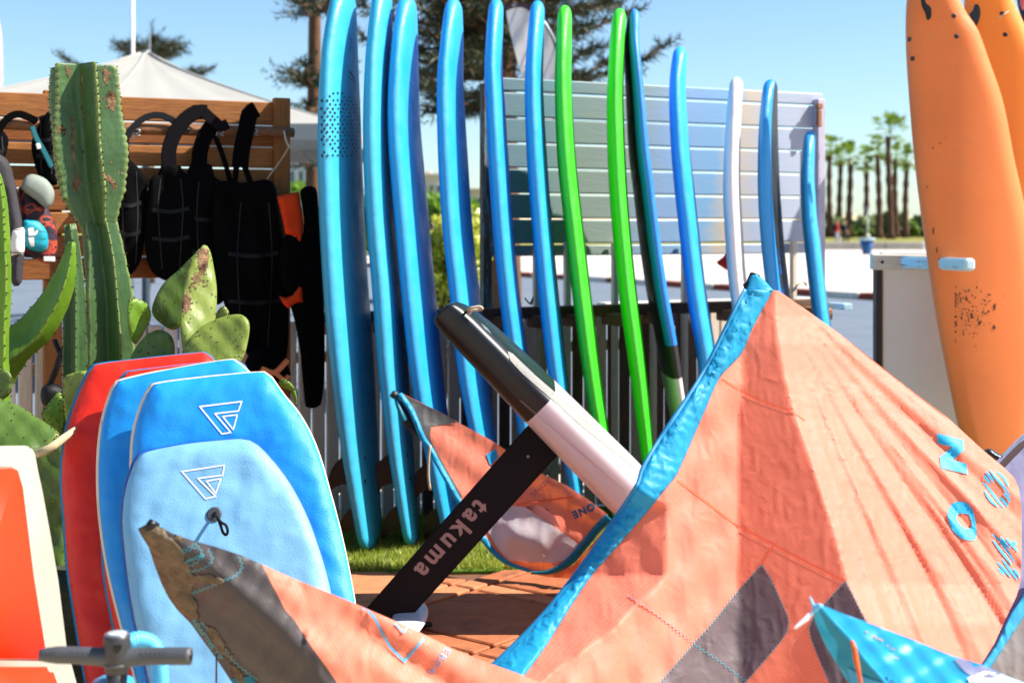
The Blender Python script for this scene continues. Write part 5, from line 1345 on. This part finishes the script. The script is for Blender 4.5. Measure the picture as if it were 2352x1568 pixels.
# ---- front left wing tip (sandy)
RDG = np.array(spline([(322, 1214), (380, 1234), (440, 1268), (533, 1345), (640, 1440), (740, 1560), (800, 1650)], 60))
def d3(u, v):
    p = np.array([u, v]); dv = RDG - p; i = int(np.argmin((dv**2).sum(1))); i0 = min(max(i, 1), len(RDG)-2)
    t = RDG[i0+1] - RDG[i0-1]; t = t/np.linalg.norm(t); s = t[0]*(v - RDG[i][1]) - t[1]*(u - RDG[i][0])    # >0 below the ridge
    px3 = .0008
    if s <= 0: e = -s * .62 * px3
    else: e = s * 1.05 * px3
    e = math.sqrt(e*e + .006**2) - .006
    rip = .0035 * math.sin(u * .045 - v * .06) * min(1, abs(s)/60) + .002 * math.sin(u * .11 + v * .07) * min(1, abs(s)/40)
    if u > 700: rip += .006 * math.sin((v - .52*u) * .05) 
    return 2.66 + e + rip
k3 = thing('kite_wing', 'sandy dark tipped coral sail wing lying across the bottom left foreground', 'sail wing', (P(760, 0, 2.66).x, 2.66, 0))
up_e = [(316, 1214), (330, 1206), (356, 1203), (395, 1224), (440, 1240), (498, 1256), (550, 1273), (601, 1295)]
up_c = [(601, 1295), (645, 1315), (689, 1334), (750, 1358), (813, 1384), (870, 1409), (934, 1437), (990, 1464), (1045, 1491), (1116, 1519), (1180, 1542), (1244, 1568), (1330, 1610), (1330, 1700), (840, 1700)]
low_e = [(316, 1214), (326, 1232), (341, 1256), (356, 1300), (370, 1338), (388, 1374), (409, 1402), (437, 1430), (494, 1508), (530, 1562), (590, 1660), (615, 1700)]
bnd = [(601, 1295), (612, 1316), (619, 1331), (640, 1370), (655, 1400), (676, 1423), (700, 1460), (715, 1484), (745, 1525), (775, 1568), (800, 1610), (840, 1700)]
M_tip = fabric('sail_tip_charcoal', '#4c4544', .03, .4, True, 24, .5, spec=.3)
tipm = sheet('tip_panel', up_e[:-1] + bnd + low_e[::-1][:-1], d3, M_tip, k3, 8)
cor3 = sheet('canopy', bnd[::-1][:-1] + up_c[:-1], d3, M_coral_b, k3, 9)
b3t = world_bvh(tipm); b3c = world_bvh(cor3)
# caked sand with its own thickness
def sandpatch(out, T, R=10):
    o_ = spline(out, 70, True); rs = np.random.default_rng(len(out)); ph = rs.uniform(0, 6, 4)
    o_ = [(p[0] + 2.5*math.sin(i*1.9+ph[0]) + rs.normal(0, 1.2), p[1] + 2.5*math.cos(i*2.3+ph[1]) + rs.normal(0, 1.2)) for i, p in enumerate(o_)]
    puff('sand_crust', o_, lambda u, v: d3(u, v) - .001, T, R, M_sand, k3, 5, .001, lambda u, v: .0015 * math.sin(u*.9+v*.4) * math.sin(v*.8))
sandpatch([(322, 1216), (345, 1207), (372, 1212), (388, 1232), (408, 1250), (425, 1278), (436, 1300), (446, 1318), (470, 1316), (500, 1324), (515, 1340), (496, 1346), (470, 1336), (440, 1345), (446, 1372), (456, 1400), (452, 1424), (432, 1420), (408, 1396), (384, 1362), (366, 1318), (346, 1262)], .006, 12)
sandpatch([(405, 1228), (418, 1234), (414, 1244), (402, 1240)], .003, 5)
sandpatch([(474, 1438), (492, 1440), (510, 1468), (528, 1494), (538, 1508), (530, 1516), (508, 1502), (490, 1482), (478, 1458)], .004, 8)
sandpatch([(528, 1522), (550, 1534), (562, 1556), (600, 1600), (570, 1600), (540, 1560)], .004, 8)
for s in ([(601, 1297), (619, 1333), (640, 1372), (676, 1425), (715, 1486), (775, 1568)], [(541, 1264), (556, 1300), (540, 1322), (515, 1332), (480, 1348), (440, 1362)], [(455, 1255), (466, 1275), (450, 1292), (428, 1302)], [(478, 1260), (488, 1284), (468, 1304), (434, 1312)], [(462, 1428), (500, 1470), (540, 1520), (590, 1560)]):
    zigzag('zigzag_stitch', s, 3.0, 10, 1.3, b3t, M_thread, k3, .005)
for s in ([(416, 1266), (452, 1246)], [(420, 1270), (456, 1252)], [(424, 1292), (466, 1272)], [(428, 1288), (470, 1276)]): zigzag('zigzag_stitch', s, 3, 9, 1.2, b3t, M_thread, k3, .006)
text_on('print_text', 'ADAPTIVE TIP', (439, 1424), (10.2, 14.2), (11.5, -8), b3t, mat('print_teal', '#1d95a3', .6), k3, .012, 1.05, .0065)
M_blueln = mat('print_blue_line', '#2d9cc9', .55)
decal('print_line', stroke([(831, 1393), (848, 1404), (862, 1421), (880, 1458), (897, 1486), (929, 1518), (981, 1457)], 5.5), b3c, M_blueln, k3, 9, .004)
decal('print_line', stroke([(896, 1420), (927, 1451), (938, 1437)], 4), b3c, M_blueln, k3, 9, .004)
text_on('print_text', 'EBOA', (1024, 1484), (-15, 21), (19, 13), b3c, M_blueln, k3, -.006, 1.15, .004)
tube('tip_cap', [P(335, 1214, 2.655), P(347, 1204, 2.66), P(362, 1207, 2.67)], [.006, .011, .006], M_black, k3, 8)
decal('teal_patch', [(530, 1558), (575, 1552), (600, 1580), (590, 1640), (560, 1620)], b3t, M_teald, k3, 9, .004)
tube('line', [P(497, 1500, 2.75), P(496, 1700, 2.72)], .0018, mat('cord_maroon', '#7a2434', .7), k3, 5)

# ---- small wing behind the foil
k2t = thing('kite_wing', 'smaller coral sail wing with pale grey panel leaning behind the foil mast', 'sail wing', (P(1200, 0, 5.6).x, 5.6, 0))
def d2(u, v):
    px2 = .0017; x = u - 1135
    e = (-x * .42 if x > 0 else x * .22) * px2
    y = -(v - 1100) * .32 * px2
    fl = .006 * math.sin(u * .05 - v * .07) + .004 * math.sin(u * .09 + v * .05)
    # swell of the pale panel
    g = math.exp(-((u - 1215) / 80) ** 2 - ((v - 1235) / 45) ** 2) * -.05
    return 5.66 + e + y + fl * .7 + g
upper = [(923, 903), (975, 928), (1040, 962), (1056, 972), (1100, 995), (1137, 1016), (1190, 1052), (1233, 1082), (1270, 1099), (1301, 1114), (1350, 1146), (1397, 1181)]
lowb = [(1397, 1181), (1390, 1196), (1360, 1235), (1329, 1276), (1290, 1302), (1265, 1310), (1222, 1312)]
leL = [(919, 904), (943, 936), (958, 968), (973, 1006), (990, 1030), (1002, 1053), (1030, 1103), (1055, 1149), (1085, 1195), (1109, 1231), (1135, 1266), (1169, 1293), (1222, 1312)]
c2 = sheet('canopy', upper + lowb[1:] + leL[::-1][1:], d2, M_coral_b, k2t, 9); bv2 = world_bvh(c2)
decal('grey_tip', [(922, 904), (975, 929), (1040, 962), (1050, 970), (1020, 974), (990, 979), (988, 1000), (992, 1020), (1010, 1050), (1030, 1085), (1062, 1140), (1055, 1148), (1030, 1103), (1002, 1053), (990, 1028), (975, 1000), (958, 966), (943, 934)], bv2, fabric('sail_smoke', '#5b5a58', .2, .6, False, 14), k2t, 9, .003)
decal('pale_panel', [(1118, 1214), (1140, 1184), (1165, 1160), (1205, 1164), (1240, 1186), (1276, 1210), (1329, 1249), (1318, 1268), (1300, 1284), (1276, 1292), (1220, 1290), (1168, 1286), (1140, 1255)], bv2, M_pale, k2t, 9, .004)
decal('maroon_panel', [(1205, 1163), (1235, 1160), (1258, 1168), (1275, 1188), (1287, 1212), (1250, 1192)], bv2, mat('maroon_cloth', '#8d4a45', .6), k2t, 8, .006)  # dark maroon patch on the canopy
decal('seam', stroke([(1186, 1158), (1240, 1150), (1320, 1140)], 4), bv2, M_seam, k2t, 9, .004)
strip('leading_edge', [(p[0] - 9, p[1] + 2) for p in leL], [(p[0] + 4, p[1] - 3) for p in leL], lambda u, v: d2(u, v) - .006, .012, M_teal, k2t, 60, .01, 6)
strip('leading_edge', [(1218, 1318), (1270, 1318), (1318, 1293), (1352, 1254), (1382, 1218), (1408, 1196)], [(1222, 1310), (1262, 1306), (1300, 1282), (1332, 1246), (1370, 1200), (1392, 1180)], lambda u, v: d2(u, v) - .012, .03, M_teald, k2t, 40, .012, 8)
sheet('lower_flap', [(1222, 1317), (1268, 1318), (1318, 1296), (1352, 1258), (1384, 1221), (1410, 1200), (1380, 1262), (1311, 1328), (1262, 1325)], lambda u, v: d2(u, v) + .004 - (u-1222) * .0002, M_coral_b, k2t, 9)
strip('underside', [(903, 908), (915, 945), (927, 975), (956, 1003), (980, 1022), (990, 1030)], [(916, 910), (938, 940), (952, 968), (968, 1003), (980, 1018), (991, 1032)], lambda u, v: d2(u, v) + .02, .012, mat('dark_underside', '#17191b', .5), k2t, 24, .02, 6)
strip('tip_sleeve', [(903, 908), (910, 935), (923, 972)], [(914, 905), (922, 932), (937, 962)], lambda u, v: d2(u, v) + .008, .014, M_teald, k2t, 14, .01, 6)
tube('tip_tube', [P(903, 912, d2(903, 912)), P(909, 901, d2(909, 901))], [.016, .014], mat('tip_dark2', '#23302f', .5), k2t, 10)
decal('letter', [(1117, 1043), (1139, 1030), (1145, 1050), (1126, 1068)], bv2, M_bluep, k2t, 8, .004)
M_deepp = mat('print_deep_blue', '#155f86', .55)
text_on('print_text', 'ONE', (1362, 1154), (-21, 9.4), (9.6, 21.5), bv2, M_deepp, k2t, .055, 1.22, .005)
text_on('print_text', 'RDING', (1256, 1098), (-11.5, 11), (11, 11.5), bv2, mat('print_violet', '#9a4a78', .6), k2t, -.006, 1.12, .005)
tube('line', [P(988, 1022, 5.5), P(985, 1050, 5.5), P(984, 1090, 5.5), P(988, 1125, 5.5)], .005, M_rope, k2t, 6, n=10)

# ---- teal wing tip bottom right
k4 = thing('kite_wing', 'teal sail wing tip with an orange cord at the bottom right', 'sail wing', (P(2050, 0, 2.35).x, 2.35, 0))
R4 = np.array(spline([(1880, 1388), (1912, 1424), (1957, 1473), (1985, 1512), (2040, 1575), (2100, 1660)], 40))
def d4(u, v):
    dv = R4 - np.array([u, v]); i = int(np.argmin((dv**2).sum(1))); i0 = min(max(i, 1), len(R4)-2); t = R4[i0+1]-R4[i0-1]; t = t/np.linalg.norm(t)
    s = t[0]*(v-R4[i][1]) - t[1]*(u-R4[i][0]); px4 = .00072
    e = s * .9 * px4 if s > 0 else -s * .7 * px4
    return 2.36 + math.sqrt(e*e + .004**2) - .004 + .003*math.sin(u*.05 + v*.08) * min(1, abs(s)/40) + .0015 * math.sin(u*.12 - v*.1)
rr4 = [tuple(p) for p in R4]
top4 = [(1886, 1388), (1935, 1408), (2000, 1431), (2090, 1465), (2182, 1503), (2254, 1525), (2300, 1545), (2360, 1570), (2420, 1600), (2420, 1700), (2130, 1700)]
s4a = sheet('canopy', [(1880, 1388)] + top4 + rr4[::-1][:-1], d4, fabric('sail_sky', '#1f9fd4', .25, .35, False, 12, .4), k4, 8); bv4 = world_bvh(s4a)
s4b = sheet('bladder_panel', rr4 + [(2060, 1700), (1985, 1640), (1950, 1568), (1930, 1537), (1912, 1507), (1895, 1478), (1882, 1450), (1872, 1425), (1867, 1402)], d4, M_teald, k4, 8); bv4b = world_bvh(s4b)
decal('lavender_panel', [(2182, 1503), (2254, 1525), (2300, 1546), (2280, 1556), (2230, 1552), (2215, 1540)], bv4, M_lav, k4, 9, .003)
decal('white_panel', [(2222, 1556), (2260, 1540), (2300, 1546), (2380, 1580), (2400, 1640), (2260, 1640)], bv4, mat('white_cloth', '#cfdcd8', .6), k4, 9, .003)
decal('lower_panel', [(1946, 1532), (1990, 1556), (2030, 1568), (2062, 1612), (2050, 1690), (1980, 1640), (1952, 1570)], bv4b, mat('blue_panel', '#1583b4', .5), k4, 9, .003)
strip('piping', [(p[0]-3, p[1]+3) for p in rr4[::3]], [(p[0]+4, p[1]-3) for p in rr4[::3]], lambda u, v: d4(u, v) - .002, .005, M_teal, k4, 40, .003, 5)
tube('orange_cord', [P(1957, 1472, 2.33), P(1963, 1490, 2.315), P(1966, 1510, 2.31), P(1972, 1540, 2.30), P(1984, 1600, 2.29)], [.003, .0045, .003, .003], mat('cord_orange', '#d9622a', .8, .2, .2, 150), k4, 7, n=24)
sandy = mat('dry_sand', '#b08a55', .95, .1, .2, 60)
for (u, v, a, b) in ((2010, 1462, 5, 3), (2022, 1468, 7, 2.5), (2040, 1482, 4, 2), (2052, 1490, 6, 2), (1990, 1450, 3, 2), (2060, 1510, 4, 2)): decal('sand_smear', [(u + a*math.cos(q)*random.uniform(.6, 1.3), v + b*math.sin(q)*random.uniform(.6, 1.4) + .4*a*math.cos(q)) for q in np.linspace(0, 6.28, 11)[:-1]], bv4, sandy, k4, 6, .003)
text_on('print_text', 'ADA', (2026, 1560), (17, 12), (11, -14), bv4, M_black, k4, .02, 1.1, .004)
M_ribbon = mat('ribbon_white', '#dfe3ea', .8)
for pts in ([P(1870, 1398, 2.37), P(1868, 1388, 2.355), P(1864, 1378, 2.35), P(1861, 1369, 2.35)], [P(1868, 1404, 2.36), P(1855, 1418, 2.34), P(1840, 1430, 2.335), P(1824, 1443, 2.33)], [P(1868, 1400, 2.355), P(1882, 1391, 2.34), P(1890, 1390, 2.345)]):
    tube('ribbon', pts, [.004, .006, .0045, .002], M_ribbon if pts[-1].x > 1.30 or pts[-1].z < .75 else mat('ribbon_blue', '#63b3e0', .7), k4, 6, n=12, flat=.35)
# ---- lavender wing at the right edge
k5 = thing('kite_wing', 'lavender and grey sail wing behind the coral wing at the right edge', 'sail wing', (P(2400, 0, 3.95).x, 3.95, 0))
d5 = lambda u, v: 3.98 + (u - 2300) * .0006 - (v - 1000) * .00028 + .006*math.sin(u*.03+v*.04)
o5 = [(2286, 1062), (2310, 1036), (2335, 1010), (2356, 992), (2420, 960), (2480, 1200), (2460, 1560), (2380, 1760), (2200, 1760), (2225, 1600), (2250, 1530), (2240, 1300), (2260, 1120)]
c5 = sheet('canopy', o5, d5, M_lav, k5, 10); bv5 = world_bvh(c5)
decal('dark_hem', [(2296, 1064), (2312, 1046), (2340, 1018), (2362, 1004), (2362, 1018), (2330, 1050), (2306, 1076)], bv5, mat('hem_maroon', '#33191d', .6), k5, 9, .004)
decal('teal_hem', stroke([(2286, 1062), (2312, 1036), (2338, 1010), (2370, 984)], 5), bv5, mat('hem_teal', '#1c8090', .5), k5, 9, .006)
decal('grey_panel', [(2352, 1390), (2420, 1330), (2420, 1560), (2330, 1680), (2250, 1640), (2262, 1528), (2300, 1470)], bv5, fabric('sail_ash', '#8f8987', .25, .8, False, 16), k5, 9, .003)
strip('blue_band', [(2362, 1330), (2346, 1372), (2320, 1412), (2288, 1478), (2250, 1534)], [(2384, 1350), (2362, 1398), (2336, 1440), (2302, 1492), (2266, 1546)], lambda u, v: d5(u, v) - .02, .012, fabric('sail_band', '#3fb0e0', .25, .6, False, 20), k5, 30, .01, 6)
k6 = _tag(puff('sail_bag', spline([(2262, 1034), (2275, 1030), (2300, 1044), (2328, 1052), (2330, 1062), (2310, 1068), (2290, 1060), (2270, 1046)], 24, True), lambda u, v: 4.3, .03, 12, mat('dark_bag', '#12282c', .4, .5), None, 5), 'dark teal folded fabric peeking above the coral wing beside the orange board', 'bag')

# ================================================================ hydrofoil board
fb = thing('foil_board', 'foil board tipped on its side with black nose and pearly tail standing on its mast', 'foil board', (P(1150, 0, 4.85).x, 4.85, 0))
D = 4.78
M_gloss = mat('gloss_black', '#08080a', .38, .4, .1, 6, coat=.15); M_pearl = mat('pearl_white', '#c9bcbe', .3, .5, .05, 3, coat=.3, dirt='#b9a98e', dscale=4, dthr=.72)
def fp(s, t):   # along the board (survey px from the nose), across thickness
    return np.array([984 + .6975*s, 742 + .7166*s]) + np.array([.7166, -.6975]) * t
Ls = Vector((.6975, 0, -.7166)); Tn = Vector((.7166, 0, .6975)); Wd = (Vector((0, 1, 0)) + .02 * Tn).normalized()
pxm = D / F; LEN = 1000; n = 100; V = []; Fc = []; fm = []; M = 64
nose = P(990, 720, D)
org = P(984, 742, D)
for i in range(n):
    s = LEN * (i / (n-1)) ** 1.15
    thick = np.interp(s, [0, 8, 30, 70, 150, 300, 600, 1000], [44, 66, 80, 88, 95, 103, 113, 104]) * pxm
    base = np.interp(s, [0, 8, 30, 70, 150, 300, 600, 1000], [18, 8, 2, -1, -4, -8, -10, -4]) * pxm      # hull line
    hw = .27 * (max(0, 1 - (1 - min(s/420, 1)) ** 2.4)) ** .5; hw = max(hw, .05)
    if s > 800: hw *= 1 - .35 * ((s-800)/200) ** 2
    c = org + Ls * (s * pxm) + Tn * (base + thick/2) + Wd * hw * 1.0
    for k in range(M):
        a = 2*math.pi*k/M; x = math.copysign(abs(math.cos(a)) ** .45, math.cos(a)) * hw; y = math.copysign(abs(math.sin(a)) ** .5, math.sin(a)) * thick/2
        V.append(c + Wd * x + Tn * y)
c0 = 0
for i in range(n-1):
    s = LEN * ((i + .5)/(n-1)) ** 1.15
    for k in range(M):
        k2 = (k+1) % M; Fc.append((i*M+k, (i+1)*M+k, (i+1)*M+k2, i*M+k2))
        ang_ = math.sin(2*math.pi*(k+.5)/M)
        fm.append(0 if s < 318 else 1)
Fc.append(tuple(range(M))); Fc.append(tuple((n-1)*M+k for k in range(M))); fm += [0, 1]
hull = fix_normals(mobj('hull', V, Fc, None, fb, True, [M_gloss, M_pearl], fm)); bvh_ = world_bvh(hull)
M_pad = mat('deck_pad', '#96958f', .8, .3, .15, 8, .9, 120, (1, 1, 1)); M_carbon = mat('carbon_deck', '#55605f', .35, .5, .15, 60)
decal('deck_pad', [(1166, 806), (1178, 812), (1230, 862), (1300, 922), (1357, 972), (1420, 1030), (1470, 1075), (1462, 1078), (1440, 1062), (1390, 1024), (1330, 974), (1262, 912), (1200, 858), (1172, 828)], bvh_, M_pad, fb, 6, .003)
for i in range(4): decal('print_bar', [(1104 + i*4, 742 + i*3), (1106 + i*4, 742 + i*3), (1117 + i*4, 757 + i*3), (1115 + i*4, 757 + i*3)], bvh_, M_steel, fb, 6, .004)
decal('panel_line', stroke([(1196, 920), (1300, 1010), (1440, 1130)], .9), bvh_, mat('pink_line', '#c08a86', .6), fb, 12, .002)
tube('leash_loop', [P(1072, 715, D + .04), P(1080, 708, D - .02), P(1100, 704, D - .02), P(1108, 708, D - .02), P(1100, 712, D), P(1084, 712, D), P(1078, 722, D)], .005, M_rope, fb, 7, n=26)
M_mast = mat('mast_black', '#0d0807', .55, .25, .15, 8)
mp = [(1225, 962), (1296, 1030), (1259, 1069), (931, 1430), (915, 1447), (826, 1413), (842, 1395)]
dm = lambda u, v: 4.99 - (v - 1030) * .0003
mast = slab('mast', mp, dm, .018, M_mast, fb, .005, 3); bvm_ = world_bvh(mast)
M_mpr = mat('mast_print', '#a98d84', .6)
text_on('print_text', 'takuma', (1097, 1143), (-39, 43.5), (45, 40), bvm_, M_mpr, fb, .03, 1.33, .002)
p_, n_ = hit(bvm_, 1213, 1048); tube('screw', [p_, p_ + Vector((0, -.004, 0))], .006, M_steel, fb, 12)
foot = P(885, 1428, 4.86)
tube('fuselage', [foot + Vector((-.35, .1, -.02)), foot + Vector((.06, 0, -.01)), foot + Vector((.16, -.03, 0))], [.012, .02, .008], M_mast, fb, 10)
Vw = []; Fw = []
for i in range(25):
    a = i/24*2 - 1; ch = .06 * math.sqrt(max(.02, 1 - a*a)); x0 = .085 - .05*a*a
    cpt = foot + Vector((x0, .36 * a, .0 + .02*(1-a*a)))
    for k in range(12):
        q = 2*math.pi*k/12; Vw.append(cpt + Vector((math.cos(q)*ch, 0, math.sin(q)*ch*.13)) )
for i in range(24):
    for k in range(12): Fw.append((i*12+k, (i+1)*12+k, (i+1)*12+(k+1) % 12, i*12+(k+1) % 12))
fix_normals(mobj('wing', Vw, Fw, mat('wing_white', '#d9dadb', .3, .5, .03, 4, coat=.3), fb, True))

# ================================================================ orange plastic panel, pump
op = thing('plastic_hull', 'orange plastic hull piece with a cream raised rim at the lower left corner', 'hull', (P(20, 0, 2.95).x, 2.95, 0))
M_creamp = mat('cream_plastic', '#a59d8c', .35, .4, .05, 4, coat=.2, dirt='#9a7f62', dscale=5, dthr=.74); M_orp = mat('orange_plastic', '#ee3406', .45, .3, .06, 3, coat=.0, dirt='#c63208', dscale=3, dthr=.66)
dop = lambda u, v: 2.95 - (v - 1020) * .00022 + (u - 50) * .0009
slab('rim', spline([(-120, 1023), (-20, 1023)], 3).tolist() + [(60, 1022), (75, 1024), (84, 1034), (92, 1078), (103, 1128), (122, 1232), (139, 1331), (158, 1483), (190, 1600), (240, 1790), (-120, 1790)], dop, .11, M_creamp, op, .022, 4, True)
slab('inset', [(-110, 1069), (40, 1069), (47, 1073), (60, 1117), (85, 1323), (117, 1521), (-110, 1521)], lambda u, v: dop(u, v) - .012, .04, M_orp, op, .010, 3, True)
slab('inset', [(-110, 1529), (128, 1529), (142, 1568), (170, 1650), (200, 1760), (-110, 1760)], lambda u, v: dop(u, v) - .03, .05, M_orp, op, .012, 3, True)
M_pumpg = mat('pump_grey', '#46474a', .5, .5, .08, 30, .1, 200); M_pumpd = mat('pump_dark', '#2f2f32', .45, .5, .08, 20)
pu = thing('hand_pump', 'grey hand pump handle with a round gauge and blue hose at the bottom left', 'pump', (P(268, 0, 2.4).x, 2.4, 0))
dp = 2.4
def ptu(name, pts, r, m, sides=16, n=None, flat=1.0, caps=True): return tube(name, [P(u, v, d) for u, v, d in pts], r, m, pu, sides, True, n, flat, caps)
ptu('handle', [(92, 1503, dp), (96, 1503, dp), (170, 1504, dp), (240, 1508, dp), (268, 1512, dp)], [.010, .0145, .0145, .015, .018], M_pumpg, 16, 16)
ptu('handle', [(438, 1506, dp - .005), (434, 1506, dp - .005), (360, 1506, dp), (300, 1509, dp), (268, 1512, dp)], [.0145, .0148, .0145, .015, .018], M_pumpg, 16, 16)
for sgn in (-1, 1):
    for k in range(10):
        for q in (0, 1):
            u_ = 268 + sgn * (62 + k * 10.5 + q * 5); p_ = P(u_, 1493 + q * 5, dp); p_.y = dp - .0115 - q * .0018
            tube('grip_stud', [p_, p_ + Vector((0, -.0016, .0012))], [.0016, .0008], M_pumpg, pu, 6)
ptu('collar', [(268, 1520, dp), (268, 1526, dp)], [.0225, .0225], M_pumpg, 24)
ptu('grip_hole', [(430, 1506, dp - .0055), (439.5, 1506, dp - .0055)], .0085, M_black, 14)
ptu('hub', [(268, 1456, dp), (268, 1462, dp), (268, 1500, dp), (268, 1530, dp), (268, 1548, dp)], [.021, .0225, .022, .021, .017], M_pumpd, 24)
ptu('gauge', [(268, 1456.5, dp), (268, 1453, dp)], [.0205, .0195], M_steel, 24)
ptu('gauge_glass', [(268, 1453, dp), (268, 1451.5, dp)], [.0165, .015], mat('gauge_face', '#b9c0c2', .15, .6, .2, 60), 24)
slab('gauge_window', [(257, 1482), (279, 1482), (277, 1492), (270, 1500), (266, 1500), (259, 1492)], lambda u, v: dp - .0232, .004, M_black, pu, .001)
ptu('shaft', [(268, 1540, dp), (268, 1600, dp), (268, 1800, dp)], [.018, .016, .016], M_pumpd, 20)
ptu('barrel', [(260, 1553, dp + .03), (260, 1562, dp + .03), (260, 1600, dp + .03), (260, 2420, dp + .03)], [.02, .034, .04, .042], mat('pump_blue', '#2d93bd', .45, .5), 24)
hp = [Vector(p) for p in spline([tuple(P(u, v, d)) for u, v, d in ((296, 1474, 2.46), (318, 1468, 2.47), (345, 1476, 2.48), (362, 1502, 2.48), (367, 1540, 2.48), (366, 1600, 2.48), (350, 1720, 2.46), (300, 1850, 2.44))], 170)]
tube('hose', hp, [.0138 + .0016 * (i % 3 == 0) for i in range(170)], mat('hose_blue', '#55b5dd', .5, .5), pu, 14)

# dark boxes of the setting just behind: low dark shelf under the cacti, planter edge
M_stone = mat('planter_dark', '#3a3c2f', .9, .2, .3, 12, .6, 40)
_tag(box('planter', (-1.95, 4.4, .2), (2.0, .9, .40), M_stone, bevel=.02), 'dark weathered planter box holding the cacti behind the bodyboards', 'planter')
